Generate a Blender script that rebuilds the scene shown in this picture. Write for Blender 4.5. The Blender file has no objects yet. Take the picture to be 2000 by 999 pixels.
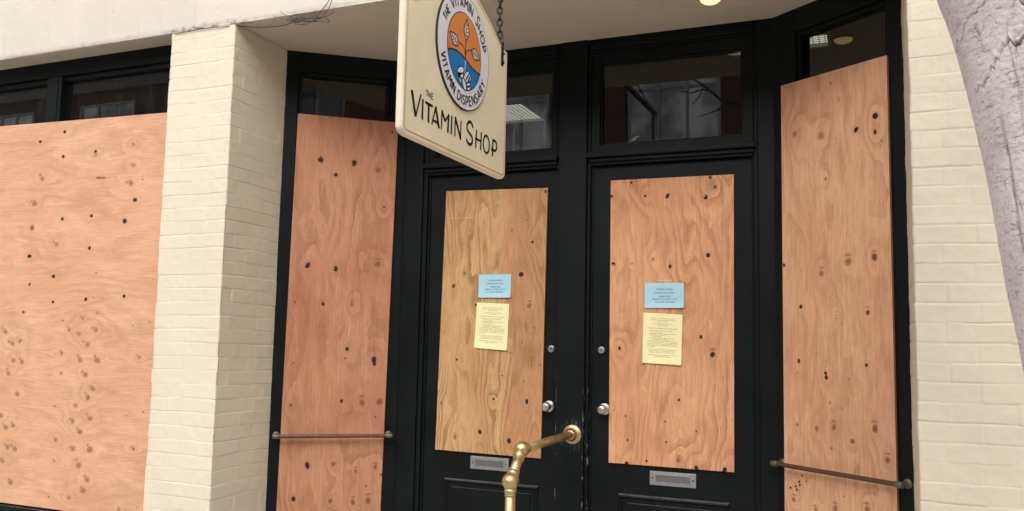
import bpy, bmesh, math, random
import numpy as np
from mathutils import Vector, Matrix, noise as mn

# A boarded-up shop entrance. Everything is laid out in drawing units and
# brought to real metres (a 0.216 m wide letter sheet) in the last step.
K_SCALE = 1.143
random.seed(7)
rng = np.random.default_rng(11)
scene = bpy.context.scene
COL = scene.collection
PI = math.pi

# ------------------------------------------------------------------ node helpers
class NT:
    def __init__(s, name):
        s.m = bpy.data.materials.new(name); s.m.use_nodes = True
        s.t = s.m.node_tree; s.b = s.t.nodes['Principled BSDF']
        s.out = s.t.nodes['Material Output']
    def n(s, kind, **kw):
        nd = s.t.nodes.new(kind)
        for k, v in kw.items(): setattr(nd, k, v)
        return nd
    def put(s, sock, v):
        if isinstance(v, bpy.types.NodeSocket): s.t.links.new(v, sock)
        elif v is not None: sock.default_value = v
    def math(s, op, a, b=None, c=None, clamp=False):
        nd = s.n('ShaderNodeMath', operation=op, use_clamp=clamp)
        s.put(nd.inputs[0], a); s.put(nd.inputs[1], b); s.put(nd.inputs[2], c)
        return nd.outputs[0]
    def mix(s, f, a, b, mode='MIX'):
        nd = s.n('ShaderNodeMix', data_type='RGBA', blend_type=mode)
        s.put(nd.inputs[0], f); s.put(nd.inputs[6], col(a)); s.put(nd.inputs[7], col(b))
        return nd.outputs[2]
    def obj(s): return s.n('ShaderNodeTexCoord').outputs['Object']
    def xyz(s, v):
        nd = s.n('ShaderNodeSeparateXYZ'); s.put(nd.inputs[0], v); return nd.outputs
    def comb(s, x, y, z):
        nd = s.n('ShaderNodeCombineXYZ')
        for i, v in enumerate((x, y, z)): s.put(nd.inputs[i], v)
        return nd.outputs[0]
    def vscale(s, v, sc):
        nd = s.n('ShaderNodeVectorMath', operation='MULTIPLY'); s.put(nd.inputs[0], v); nd.inputs[1].default_value = sc
        return nd.outputs[0]
    def noise(s, v, scale, detail=3, rough=.5, dist=0):
        nd = s.n('ShaderNodeTexNoise'); s.put(nd.inputs['Vector'], v)
        nd.inputs['Scale'].default_value = scale; nd.inputs['Detail'].default_value = detail
        nd.inputs['Roughness'].default_value = rough; nd.inputs['Distortion'].default_value = dist
        return nd.outputs['Fac']
    def ramp(s, f, a, b, lo=0., hi=1.):
        nd = s.n('ShaderNodeMapRange', interpolation_type='SMOOTHSTEP')
        s.put(nd.inputs[0], f); s.put(nd.inputs[1], a); s.put(nd.inputs[2], b)
        nd.inputs[3].default_value = lo; nd.inputs[4].default_value = hi
        return nd.outputs[0]
    def attr(s, name):
        return s.n('ShaderNodeAttribute', attribute_type='GEOMETRY', attribute_name=name).outputs['Fac']
    def bump(s, h, dist, strength=1.):
        nd = s.n('ShaderNodeBump'); s.put(nd.inputs['Height'], h)
        nd.inputs['Distance'].default_value = dist; nd.inputs['Strength'].default_value = strength
        s.put(s.b.inputs['Normal'], nd.outputs[0]); return nd
    def set(s, color=None, rough=None, metal=None, spec=None):
        if color is not None: s.put(s.b.inputs['Base Color'], col(color))
        s.put(s.b.inputs['Roughness'], rough); s.put(s.b.inputs['Metallic'], metal)
        s.put(s.b.inputs['Specular IOR Level'], spec)
        return s.m
def col(c):
    if isinstance(c, (tuple, list)) and len(c) == 3: return (*c, 1.)
    return c

# ------------------------------------------------------------------ materials
def m_plain(name, c, rough=.5, metal=0., spec=.5, var=.12, scale=30., bump=0.):
    n = NT(name); o = n.obj(); f = n.noise(o, scale, 4, .6)
    n.set(n.mix(n.ramp(f, .3, .7), tuple(x*(1-var) for x in c), tuple(min(1, x*(1+var)) for x in c)), n.ramp(f, .2, .8, rough*.85, min(1, rough*1.15)), metal, spec)
    if bump: n.bump(n.noise(o, scale*4, 3), bump)
    return n.m
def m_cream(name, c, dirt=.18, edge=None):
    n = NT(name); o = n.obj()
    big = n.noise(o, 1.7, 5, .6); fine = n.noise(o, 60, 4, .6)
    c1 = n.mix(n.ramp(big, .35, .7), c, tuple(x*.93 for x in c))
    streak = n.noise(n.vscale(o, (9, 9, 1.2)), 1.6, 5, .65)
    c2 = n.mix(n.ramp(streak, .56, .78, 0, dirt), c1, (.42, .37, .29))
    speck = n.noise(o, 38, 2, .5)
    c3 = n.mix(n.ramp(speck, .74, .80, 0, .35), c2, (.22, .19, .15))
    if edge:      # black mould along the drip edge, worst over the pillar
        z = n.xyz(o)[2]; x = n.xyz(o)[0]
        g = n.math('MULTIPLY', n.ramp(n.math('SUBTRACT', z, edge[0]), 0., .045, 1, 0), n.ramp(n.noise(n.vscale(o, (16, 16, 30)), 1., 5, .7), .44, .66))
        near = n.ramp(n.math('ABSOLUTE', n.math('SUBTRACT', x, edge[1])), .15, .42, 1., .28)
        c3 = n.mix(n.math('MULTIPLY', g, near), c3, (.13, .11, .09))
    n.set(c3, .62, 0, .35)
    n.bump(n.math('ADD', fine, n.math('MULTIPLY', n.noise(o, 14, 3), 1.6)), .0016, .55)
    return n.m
def m_black(name, wear=.5, c=(.0036, .0058, .0057)):
    n = NT(name); o = n.obj()
    big = n.noise(o, 3.2, 4, .6); fine = n.noise(n.vscale(o, (60, 60, 7)), 1., 4, .6)
    base = n.mix(n.ramp(big, .3, .75), c, tuple(x*1.55 for x in c))
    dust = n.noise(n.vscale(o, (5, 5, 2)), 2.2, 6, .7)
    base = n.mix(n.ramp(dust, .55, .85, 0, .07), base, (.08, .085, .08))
    up = n.xyz(n.n('ShaderNodeNewGeometry').outputs['True Normal'])[2]      # dusty tint on upward faces paints in the bright ledge highlights
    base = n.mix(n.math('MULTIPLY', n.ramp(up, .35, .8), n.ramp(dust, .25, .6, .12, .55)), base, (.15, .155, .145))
    sp = n.noise(n.vscale(o, (1, 1, .55)), 46, 2, .5)
    base = n.mix(n.ramp(sp, .79-.03*wear, .81-.03*wear, 0, .5*wear), base, (.30, .29, .26))
    n.set(base, n.ramp(big, .2, .8, .40, .56), 0, .17)
    n.bump(n.math('ADD', fine, n.math('MULTIPLY', n.noise(o, 25, 3), .6)), .0009, .4)
    return n.m
def m_chipped(name, edges, zmax, hub):
    # the centre post: pale flecks where paint is knocked off its long edges
    n = NT(name); o = n.obj(); x, y, z = n.xyz(o)
    big = n.noise(o, 3.2, 4, .6)
    base = n.mix(n.ramp(big, .3, .75), (.0036, .0058, .0057), (.0056, .0086, .0084))
    nz = n.noise(n.vscale(o, (40, 40, 16)), 1., 3, .6)
    m = 0.
    for e, w in edges:
        d = n.math('ABSOLUTE', n.math('SUBTRACT', x, e))
        k = n.math('MULTIPLY', n.ramp(d, w*.4, w, 1, 0), n.ramp(nz, .565, .61))
        m = n.math('MAXIMUM', m, k)
    m = n.math('MULTIPLY', m, n.ramp(z, zmax-.5, zmax+.15, 1, 0))
    base = n.mix(n.math('MULTIPLY', m, .42), base, (.40, .40, .37))
    dx = n.math('SUBTRACT', x, hub[0]); dz = n.math('SUBTRACT', z, hub[1])
    r = n.math('SQRT', n.math('ADD', n.math('MULTIPLY', dx, dx), n.math('MULTIPLY', n.math('MULTIPLY', dz, dz), .55)))
    scr = n.noise(n.vscale(o, (150, 150, 9)), 1., 4, .7)
    sc = n.math('MULTIPLY', n.math('MULTIPLY', n.ramp(r, .050, .085, 1, 0), n.ramp(scr, .52, .66)), .55)
    base = n.mix(sc, base, (.20, .24, .21))
    n.set(base, .46, 0, .17)
    n.bump(n.math('ADD', n.noise(n.vscale(o, (60, 60, 7)), 1., 4, .6), n.math('MULTIPLY', n.noise(o, 25, 3), .6)), .0009, .4)
    return n.m
def m_ply(name, c1, c2, dark, seed, freq=1., contrast=.5, blotch=.5, spots=.3, band=None):
    n = NT(name)
    gx = n.attr('gx'); gl = n.attr('gl'); kd = n.attr('kd'); kk = n.attr('kk')
    sd = seed*7.31
    v = n.comb(n.math('MULTIPLY', gx, 1.), n.math('MULTIPLY', gl, .19), sd)
    warp = n.noise(v, 4.2, 2, .45)
    warp2 = n.noise(n.comb(gx, n.math('MULTIPLY', gl, .45), sd+3), 16., 3, .55)
    t = n.math('ADD', n.math('MULTIPLY', gx, 13.*freq), n.math('ADD', n.math('ADD', n.math('MULTIPLY', warp, 12.*freq), n.math('MULTIPLY', n.attr('kb'), 1.25)), n.math('MULTIPLY', warp2, 1.1)))
    f1 = n.math('FRACT', t)
    late = n.math('MULTIPLY', n.ramp(f1, .30, .92), n.ramp(f1, .925, .995, 1, 0))     # slow darkening, sharp edge: a growth ring
    f2 = n.math('FRACT', n.math('ADD', n.math('MULTIPLY', t, 2.7), n.math('MULTIPLY', warp2, 2.)))
    late = n.math('ADD', late, n.math('MULTIPLY', n.math('MULTIPLY', n.ramp(f2, .45, .9), n.ramp(f2, .92, .99, 1, 0)), .38))
    vis = n.ramp(n.noise(n.comb(gx, n.math('MULTIPLY', gl, .4), sd+9), 5.5, 3), .33, .68, .12, 1.)
    late = n.math('MULTIPLY', n.math('MULTIPLY', late, vis), contrast)
    bl = n.noise(n.comb(gx, n.math('MULTIPLY', gl, .55), sd+5), 3.6, 4, .6)
    base = n.mix(n.ramp(bl, .36, .66, 0, 1), c1, c2)
    if band:      # a second veneer strip of another tint along one side
        e = n.math('ADD', gx, n.math('MULTIPLY', n.math('SUBTRACT', n.noise(n.comb(gx, gl, sd+33), 3.5, 4, .6), .5), .30))
        base = n.mix(n.ramp(e, band[0]-.035, band[0]+.035, 0, .85), base, band[1])
    bl2 = n.noise(n.comb(n.math('MULTIPLY', gx, 1.), n.math('MULTIPLY', gl, .3), sd+15), 11., 4, .65)
    base = n.mix(n.math('MULTIPLY', n.ramp(bl2, .48, .75), blotch), base, dark)
    base = n.mix(late, base, dark)
    fib = n.noise(n.comb(n.math('MULTIPLY', gx, 260.), n.math('MULTIPLY', gl, 9.), sd), 1., 3, .6)
    base = n.mix(n.ramp(fib, .35, .75, 0, .30), base, tuple(x*.6 for x in dark))
    pale = n.noise(n.comb(n.math('MULTIPLY', gx, 60.), n.math('MULTIPLY', gl, 5.), sd+2), 1., 3, .6)
    base = n.mix(n.ramp(pale, .54, .76, 0, .34), base, tuple(min(1, x*1.25) for x in c1))
    fl = n.noise(n.comb(n.math('MULTIPLY', gx, 85.), n.math('MULTIPLY', gl, 30.), sd+21), 1., 2, .5)
    base = n.mix(n.ramp(fl, .77, .81, 0, spots), base, (.10, .045, .02))
    # knots: a soft halo of darker wood, then the core (an open hole when kk is near 1)
    jit = n.math('ADD', kd, n.math('MULTIPLY', n.math('SUBTRACT', n.noise(n.comb(gx, gl, sd), 62., 3, .6), .5), 1.15))
    halo = n.ramp(jit, .8, 2.7, .34, 0)
    base = n.mix(halo, base, tuple(x*.80 for x in dark))
    pale2 = n.math('MULTIPLY', n.ramp(jit, 1.0, 1.5), n.ramp(jit, 1.5, 2.4, 1, 0))
    base = n.mix(n.math('MULTIPLY', pale2, .22), base, tuple(min(1, x*1.15) for x in c1))
    core = n.mix(n.ramp(kk, .3, .85), tuple(x*.60 for x in dark), (.026, .016, .014))
    centre = n.mix(n.ramp(jit, .2, .75), tuple(x*.45 for x in dark), tuple(x*.72 for x in dark))
    rim = n.mix(n.ramp(jit, .55, .85), centre, tuple(x*.36 for x in dark))
    inner = n.mix(n.ramp(kk, .45, .82), n.mix(n.ramp(kk, .28, .55), centre, rim), core)
    coref = n.math('MULTIPLY', n.ramp(jit, n.ramp(kk, .4, .9, .55, .84), n.ramp(kk, .4, .9, 1.35, 1.02), 1, 0), n.ramp(kk, .15, .62, .55, 1.))
    base = n.mix(coref, base, inner)
    st = n.attr('st'); pa = n.attr('pa')
    base = n.mix(n.math('MULTIPLY', n.ramp(st, .1, .9), n.ramp(fib, .2, .6, .6, 1)), base, (.055, .028, .018))
    base = n.mix(n.math('MULTIPLY', n.ramp(pa, .05, .9), n.ramp(fib, .25, .6, .45, 1)), base, tuple(min(.85, x*1.25+.1) for x in c1))
    n.set(base, .66, 0, .28)
    h = n.math('ADD', n.math('MULTIPLY', fib, .5), n.math('SUBTRACT', n.math('MULTIPLY', late, -.6), n.math('MULTIPLY', coref, n.ramp(kk, .5, 1., .3, 3.))))
    n.bump(h, .0012, .6)
    return n.m
def m_glass(name, strength=1.):
    n = NT(name); n.t.nodes.remove(n.b)
    tr = n.n('ShaderNodeBsdfTransparent'); tr.inputs[0].default_value = (.80, .82, .80, 1)
    gl = n.n('ShaderNodeBsdfGlossy'); gl.inputs['Roughness'].default_value = .0
    fr = n.n('ShaderNodeFresnel'); fr.inputs[0].default_value = 1.52
    bf = n.n('ShaderNodeNewGeometry').outputs['Backfacing']      # only the outer face of the thin pane mirrors
    f = n.math('MULTIPLY', n.math('MULTIPLY', fr.outputs[0], n.math('SUBTRACT', 1., bf)), 1.7*strength, clamp=True)
    mx = n.n('ShaderNodeMixShader'); n.put(mx.inputs[0], f); n.put(mx.inputs[1], tr.outputs[0]); n.put(mx.inputs[2], gl.outputs[0])
    o = n.obj()
    bp = n.n('ShaderNodeBump'); n.put(bp.inputs['Height'], n.noise(o, 3.5, 1)); bp.inputs['Distance'].default_value = .0012; bp.inputs['Strength'].default_value = .06
    n.put(gl.inputs['Normal'], bp.outputs[0])
    dust = n.n('ShaderNodeBsdfDiffuse'); dust.inputs[0].default_value = (.5, .48, .44, 1)
    m2 = n.n('ShaderNodeMixShader'); n.put(m2.inputs[0], n.ramp(n.noise(n.vscale(o, (14, 14, 3)), 1., 5, .7), .45, .9, .004, .035))
    n.put(m2.inputs[1], mx.outputs[0]); n.put(m2.inputs[2], dust.outputs[0])
    n.put(n.out.inputs[0], m2.outputs[0]); return n.m
def m_emit(name, c, s):
    n = NT(name); n.set((.8, .8, .8), .5)
    n.b.inputs['Emission Color'].default_value = (*c, 1); n.b.inputs['Emission Strength'].default_value = s
    return n.m
def m_metal(name, c, rough, tarn, tc, scale=25.):
    n = NT(name); o = n.obj(); f = n.noise(o, scale, 5, .65)
    k = n.ramp(f, .42, .68, 0, tarn)
    fine = n.noise(n.vscale(o, (1, 1, .2)), 240, 2)
    n.set(n.mix(k, c, tc), n.math('ADD', n.ramp(f, .3, .75, rough, rough+.22), n.math('MULTIPLY', fine, .06)), n.ramp(k, 0, 1, 1., .55))
    n.bump(f, .0005, .3); return n.m
def m_bark():
    n = NT('bark'); o = n.obj()
    ring = n.noise(n.vscale(o, (11, 11, 62)), 1., 5, .68, .4)
    blot = n.noise(o, 6.5, 5, .6)
    fis = n.noise(n.vscale(o, (30, 30, 11)), 1., 5, .7, .8)
    b = n.mix(n.ramp(blot, .35, .68), (.80, .735, .735), (.68, .61, .61))
    b = n.mix(n.ramp(ring, .57, .70, 0, .6), b, (.40, .335, .32))
    b = n.mix(n.ramp(fis, .60, .72, 0, .8), b, (.17, .135, .12))
    dash = n.noise(n.vscale(o, (42, 42, 150)), 1., 3, .6); dash2 = n.noise(n.vscale(o, (60, 60, 170)), 1., 3, .6)
    b = n.mix(n.math('MULTIPLY', n.ramp(dash, .57, .66, 0, .55), n.ramp(blot, .3, .55, .35, 1)), b, (.27, .22, .20))
    b = n.mix(n.ramp(dash2, .60, .70, 0, .4), b, (.90, .86, .85))
    d = n.attr('fold')
    b = n.mix(n.math('MULTIPLY', d, n.ramp(fis, .36, .55)), b, (.095, .072, .062))
    n.set(b, .8, 0, .25)
    n.bump(n.math('SUBTRACT', n.math('MULTIPLY', n.noise(n.vscale(o, (22, 22, 90)), 1., 4, .65), 1.), n.math('MULTIPLY', n.ramp(fis, .55, .75), .6)), .0035, .7)
    return n.m
def m_brickred():
    n = NT('red_brick'); o = n.obj(); x, y, z = n.xyz(o)
    bt = n.n('ShaderNodeTexBrick'); n.put(bt.inputs[0], n.comb(x, z, 0.))
    bt.inputs['Color1'].default_value = (.34, .16, .11, 1); bt.inputs['Color2'].default_value = (.25, .115, .08, 1)
    bt.inputs['Mortar'].default_value = (.25, .21, .18, 1); bt.inputs['Scale'].default_value = 1.
    bt.inputs['Brick Width'].default_value = .2; bt.inputs['Row Height'].default_value = .068; bt.inputs['Mortar Size'].default_value = .006
    n.set(bt.outputs[0], .8); return n.m

CREAM = (.74, .662, .512)
M = dict(
 paint=m_cream('cream_brick_paint', CREAM, .10), stucco=m_cream('cream_stucco', (.67, .62, .523), .32, (3.013*K_SCALE, -3.1*K_SCALE)),
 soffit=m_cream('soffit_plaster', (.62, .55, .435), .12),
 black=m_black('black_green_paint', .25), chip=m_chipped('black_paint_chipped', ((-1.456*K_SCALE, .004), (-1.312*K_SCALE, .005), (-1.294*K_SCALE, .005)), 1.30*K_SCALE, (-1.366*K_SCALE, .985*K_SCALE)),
 glass=m_glass('window_glass'),
 ply_bay=m_ply('plywood_pale_orange', (.735, .415, .257), (.69, .365, .22), (.48, .24, .14), 1, .6, .36, .45, .25),
 ply_red=m_ply('plywood_reddish', (.56, .268, .158), (.50, .212, .122), (.31, .122, .066), 2, .62, .58, .5, .3),
 ply_tan=m_ply('plywood_blond', (.63, .405, .185), (.57, .31, .14), (.34, .17, .066), 3, 1.7, .92, .65, .45, (-1.74, (.53, .255, .125))),
 ply_orange=m_ply('plywood_orange', (.74, .39, .20), (.67, .325, .165), (.36, .15, .072), 4, 1.05, .56, .5, .35),
 ply_warm=m_ply('plywood_warm', (.78, .44, .265), (.72, .375, .222), (.42, .19, .10), 5, .72, .42, .45, .3),
 signcream=m_plain('sign_cream_paint', (.90, .79, .57), .38, 0, .4, .03, 8), signedge=m_plain('sign_edge_paint', (.82, .73, .56), .42, 0, .4, .04, 8),
 gold=m_plain('gold_line_paint', (.62, .33, .08), .4, .0, .5), ink=m_plain('black_lettering', (.014, .012, .013), .4),
 white=m_plain('emblem_white', (.80, .79, .84), .38, 0, .4, .02), orange=m_plain('emblem_orange', (.76, .25, .06), .4, 0, .4, .03), blue=m_plain('emblem_blue', (.012, .20, .52), .4, 0, .4, .03),
 iron=m_metal('dark_iron', (.045, .043, .042), .42, .5, (.10, .085, .075)),
 brass=m_metal('brass', (.63, .505, .275), .30, .6, (.34, .25, .125), 18.), bronze=m_metal('aged_bronze', (.165, .115, .08), .42, .7, (.115, .085, .062), 30.),
 verdigris=m_metal('bronze_verdigris', (.20, .19, .14), .45, .7, (.16, .19, .15), 60.),
 chrome=m_metal('satin_chrome', (.56, .53, .52), .24, .3, (.38, .34, .33)), alu=m_metal('satin_aluminium', (.40, .40, .40), .42, .3, (.30, .30, .30)),
 alud=m_metal('aluminium_flap', (.22, .22, .22), .45, .3, (.18, .18, .18)), slot=m_plain('dark_slot', (.01, .01, .01), .7),
 paperb=m_plain('blue_paper', (.40, .64, .76), .75, 0, .2, .03, 6), papery=m_plain('yellow_paper', (.90, .83, .46), .75, 0, .2, .03, 6),
 inkb=m_plain('blue_grey_print', (.045, .09, .14), .8), inky=m_plain('grey_print', (.115, .10, .06), .8),
 wire=m_plain('grey_cable', (.075, .085, .085), .6), bark=m_bark(), twig=m_plain('twig_bark', (.09, .07, .06), .8),
 lamp=m_emit('lit_lamp', (1., .66, .25), 1.1), trim=m_plain('lamp_trim', (.62, .52, .36), .45),
 tube=m_emit('fluorescent_diffuser', (1., .95, .82), .55), grille=m_plain('lamp_grille', (.36, .36, .33), .5),
 concrete=m_plain('pavement_concrete', (.50, .485, .455), .85, 0, .3, .2, 4., .002), asphalt=m_plain('asphalt', (.055, .055, .056), .9, 0, .3, .25, 12., .003),
 kerb=m_plain('kerb_concrete', (.40, .385, .36), .85), tile=m_plain('entrance_tile', (.45, .425, .385), .55, 0, .4, .15, 9.),
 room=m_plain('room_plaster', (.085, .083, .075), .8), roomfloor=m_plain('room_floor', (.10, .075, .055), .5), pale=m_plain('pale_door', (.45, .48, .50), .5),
 redbrick=m_brickred(), winwhite=m_plain('white_window_paint', (.88, .88, .86), .5), darkglass=None, stone=m_plain('lintel_stone', (.45, .42, .36), .8), joint=m_plain('pavement_joint', (.12, .115, .105), .9),
)
n = NT('dark_window_glass'); k_ = n.ramp(n.noise(n.obj(), .8, 3, .5), .36, .62)  # reflected foliage painted into the panes as a blotchy tint
n.set(n.mix(k_, (.30, .31, .30), (.95, .96, .94)), .03, 1.); M['darkglass'] = n.m
n = NT('dim_window_glass'); n.set((.22, .23, .225), .04, 1.); M['dimglass'] = n.m

# ------------------------------------------------------------------ object helpers
def link(o, parent=None):
    COL.objects.link(o)
    if parent: o.parent = parent
    return o
def tag(o, label=None, cat=None, group=None, kind=None):
    if label: o['label'] = label
    if cat: o['category'] = cat
    if group: o['group'] = group
    if kind: o['kind'] = kind
    return o
def empty(name, loc=(0, 0, 0), rz=0):
    e = bpy.data.objects.new(name, None); e.empty_display_size = .1; COL.objects.link(e)
    e.location = loc; e.rotation_euler = (0, 0, rz); return e
class MB:
    """collects shapes in the coordinates of its object, then links ONE mesh object"""
    def __init__(s): s.v = []; s.f = []; s.mi = []; s.mats = []; s.smooth = []
    def slot(s, m):
        if m not in s.mats: s.mats.append(m)
        return s.mats.index(m)
    def add(s, vs, fs, m, smooth=False):
        b = len(s.v); i = s.slot(m); s.v += [tuple(v) for v in vs]
        for f in fs: s.f.append(tuple(b+k for k in f)); s.mi.append(i); s.smooth.append(smooth)
    def box(s, x0, x1, y0, y1, z0, z1, m, bev=.0025):
        x0, x1 = sorted((x0, x1)); y0, y1 = sorted((y0, y1)); z0, z1 = sorted((z0, z1))
        bm = bmesh.new(); bmesh.ops.create_cube(bm, size=1)
        for v in bm.verts: v.co = Vector((x0+(v.co.x+.5)*(x1-x0), y0+(v.co.y+.5)*(y1-y0), z0+(v.co.z+.5)*(z1-z0)))
        if bev: bmesh.ops.bevel(bm, geom=list(bm.edges), offset=min(bev, .4*min(x1-x0, y1-y0, z1-z0)), segments=2, profile=.5, affect='EDGES')
        bm.verts.index_update()
        s.add([v.co.copy() for v in bm.verts], [[v.index for v in f.verts] for f in bm.faces], m); bm.free()
    def tube(s, pts, r, m, seg=14, caps=True):
        pts = [Vector(p) for p in pts]; R = r if isinstance(r, (list, tuple)) else [r]*len(pts)
        t0 = (pts[1]-pts[0]).normalized(); up = Vector((0, 0, 1)) if abs(t0.z) < .9 else Vector((1, 0, 0))
        u = t0.cross(up).normalized(); vs = []; fs = []
        for i, p in enumerate(pts):
            t = (pts[min(i+1, len(pts)-1)]-pts[max(i-1, 0)]).normalized()
            u = (u-t*u.dot(t)).normalized(); w = t.cross(u)
            for k in range(seg):
                a = 2*PI*k/seg; vs.append(p+(u*math.cos(a)+w*math.sin(a))*R[i])
        for i in range(len(pts)-1):
            for k in range(seg):
                k2 = (k+1) % seg; fs.append((i*seg+k, i*seg+k2, (i+1)*seg+k2, (i+1)*seg+k))
        if caps: fs.append(tuple(range(seg))[::-1]); fs.append(tuple((len(pts)-1)*seg+k for k in range(seg)))
        s.add(vs, fs, m, True)
    def lathe(s, prof, origin, axis, m, seg=32):
        """prof: (distance along the axis, radius)"""
        o = Vector(origin); a = Vector(axis).normalized(); up = Vector((0, 0, 1)) if abs(a.z) < .9 else Vector((1, 0, 0))
        u = a.cross(up).normalized(); w = a.cross(u); vs = []; fs = []
        for h, r in prof:
            for k in range(seg):
                t = 2*PI*k/seg; vs.append(o+a*h+(u*math.cos(t)+w*math.sin(t))*max(r, 1e-5))
        for i in range(len(prof)-1):
            for k in range(seg):
                k2 = (k+1) % seg; fs.append((i*seg+k, i*seg+k2, (i+1)*seg+k2, (i+1)*seg+k))
        fs.append(tuple(range(seg))[::-1]); fs.append(tuple((len(prof)-1)*seg+k for k in range(seg)))
        s.add(vs, fs, m, True)
    def torus(s, c, u, w, a, b, r, m, seg=20, rs=8):
        """chain link: an oval with half-lengths a along u and b along w"""
        c, u, w = Vector(c), Vector(u), Vector(w); nrm = u.cross(w); vs = []; fs = []
        for i in range(seg):
            t = 2*PI*i/seg; p = c+u*(a*math.cos(t))+w*(b*math.sin(t)); d = (u*(math.cos(t)/a)+w*(math.sin(t)/b)).normalized()
            for k in range(rs):
                q = 2*PI*k/rs; vs.append(p+d*(r*math.cos(q))+nrm*(r*math.sin(q)))
        for i in range(seg):
            for k in range(rs):
                i2, k2 = (i+1) % seg, (k+1) % rs; fs.append((i*rs+k, i2*rs+k, i2*rs+k2, i*rs+k2))
        s.add(vs, fs, m, True)
    def build(s, name, parent=None):
        me = bpy.data.meshes.new(name); me.from_pydata(s.v, [], s.f)
        for m in s.mats: me.materials.append(m)
        me.polygons.foreach_set('material_index', s.mi); me.polygons.foreach_set('use_smooth', s.smooth)
        bm = bmesh.new(); bm.from_mesh(me); bmesh.ops.recalc_face_normals(bm, faces=bm.faces); bm.to_mesh(me); bm.free()
        me.update(); return link(bpy.data.objects.new(name, me), parent)
def grid_mesh(name, P, mat, attrs=None, parent=None, smooth=True, flip=False):
    """P: (rows, cols, 3) array -> one quad sheet"""
    r, c, _ = P.shape; idx = np.arange(r*c).reshape(r, c)
    q = np.stack([idx[:-1, :-1], idx[:-1, 1:], idx[1:, 1:], idx[1:, :-1]], -1).reshape(-1, 4)
    if flip: q = q[:, ::-1]
    me = bpy.data.meshes.new(name); me.vertices.add(r*c); me.vertices.foreach_set('co', P.reshape(-1).astype(np.float32))
    me.loops.add(q.size); me.loops.foreach_set('vertex_index', q.reshape(-1).astype(np.int32))
    me.polygons.add(len(q)); me.polygons.foreach_set('loop_start', np.arange(0, q.size, 4, dtype=np.int32))
    me.polygons.foreach_set('loop_total', np.full(len(q), 4, dtype=np.int32))
    me.polygons.foreach_set('use_smooth', np.full(len(q), smooth))
    for k, a in (attrs or {}).items():
        me.attributes.new(k, 'FLOAT', 'POINT').data.foreach_set('value', a.reshape(-1).astype(np.float32))
    me.update(calc_edges=True); me.validate(); me.materials.append(mat)
    return link(bpy.data.objects.new(name, me), parent)
def join_into(o, mb):
    """append the shapes of mb to the mesh of o"""
    t = mb.build('scrap'); bm = bmesh.new(); bm.from_mesh(o.data)
    off = len(o.data.materials)
    for m in t.data.materials: o.data.materials.append(m)
    n0 = len(bm.faces); bm.from_mesh(t.data); bm.faces.ensure_lookup_table()
    for f in bm.faces[n0:]: f.material_index += off
    bm.to_mesh(o.data); bm.free(); me = t.data; bpy.data.objects.remove(t); bpy.data.meshes.remove(me)

def vnoise(x, y, seed, f):
    """smooth 2-D value noise on arrays"""
    r = np.random.default_rng(seed); T = r.random((256, 256))
    x = x*f+1000.; y = y*f+1000.; xi = np.floor(x).astype(int); yi = np.floor(y).astype(int); fx = x-xi; fy = y-yi
    fx = fx*fx*(3-2*fx); fy = fy*fy*(3-2*fy)
    g = lambda a, b: T[a % 256, b % 256]
    return (g(xi, yi)*(1-fx)+g(xi+1, yi)*fx)*(1-fy)+(g(xi, yi+1)*(1-fx)+g(xi+1, yi+1)*fx)*fy
EXPOSURE = 0.66
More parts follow.
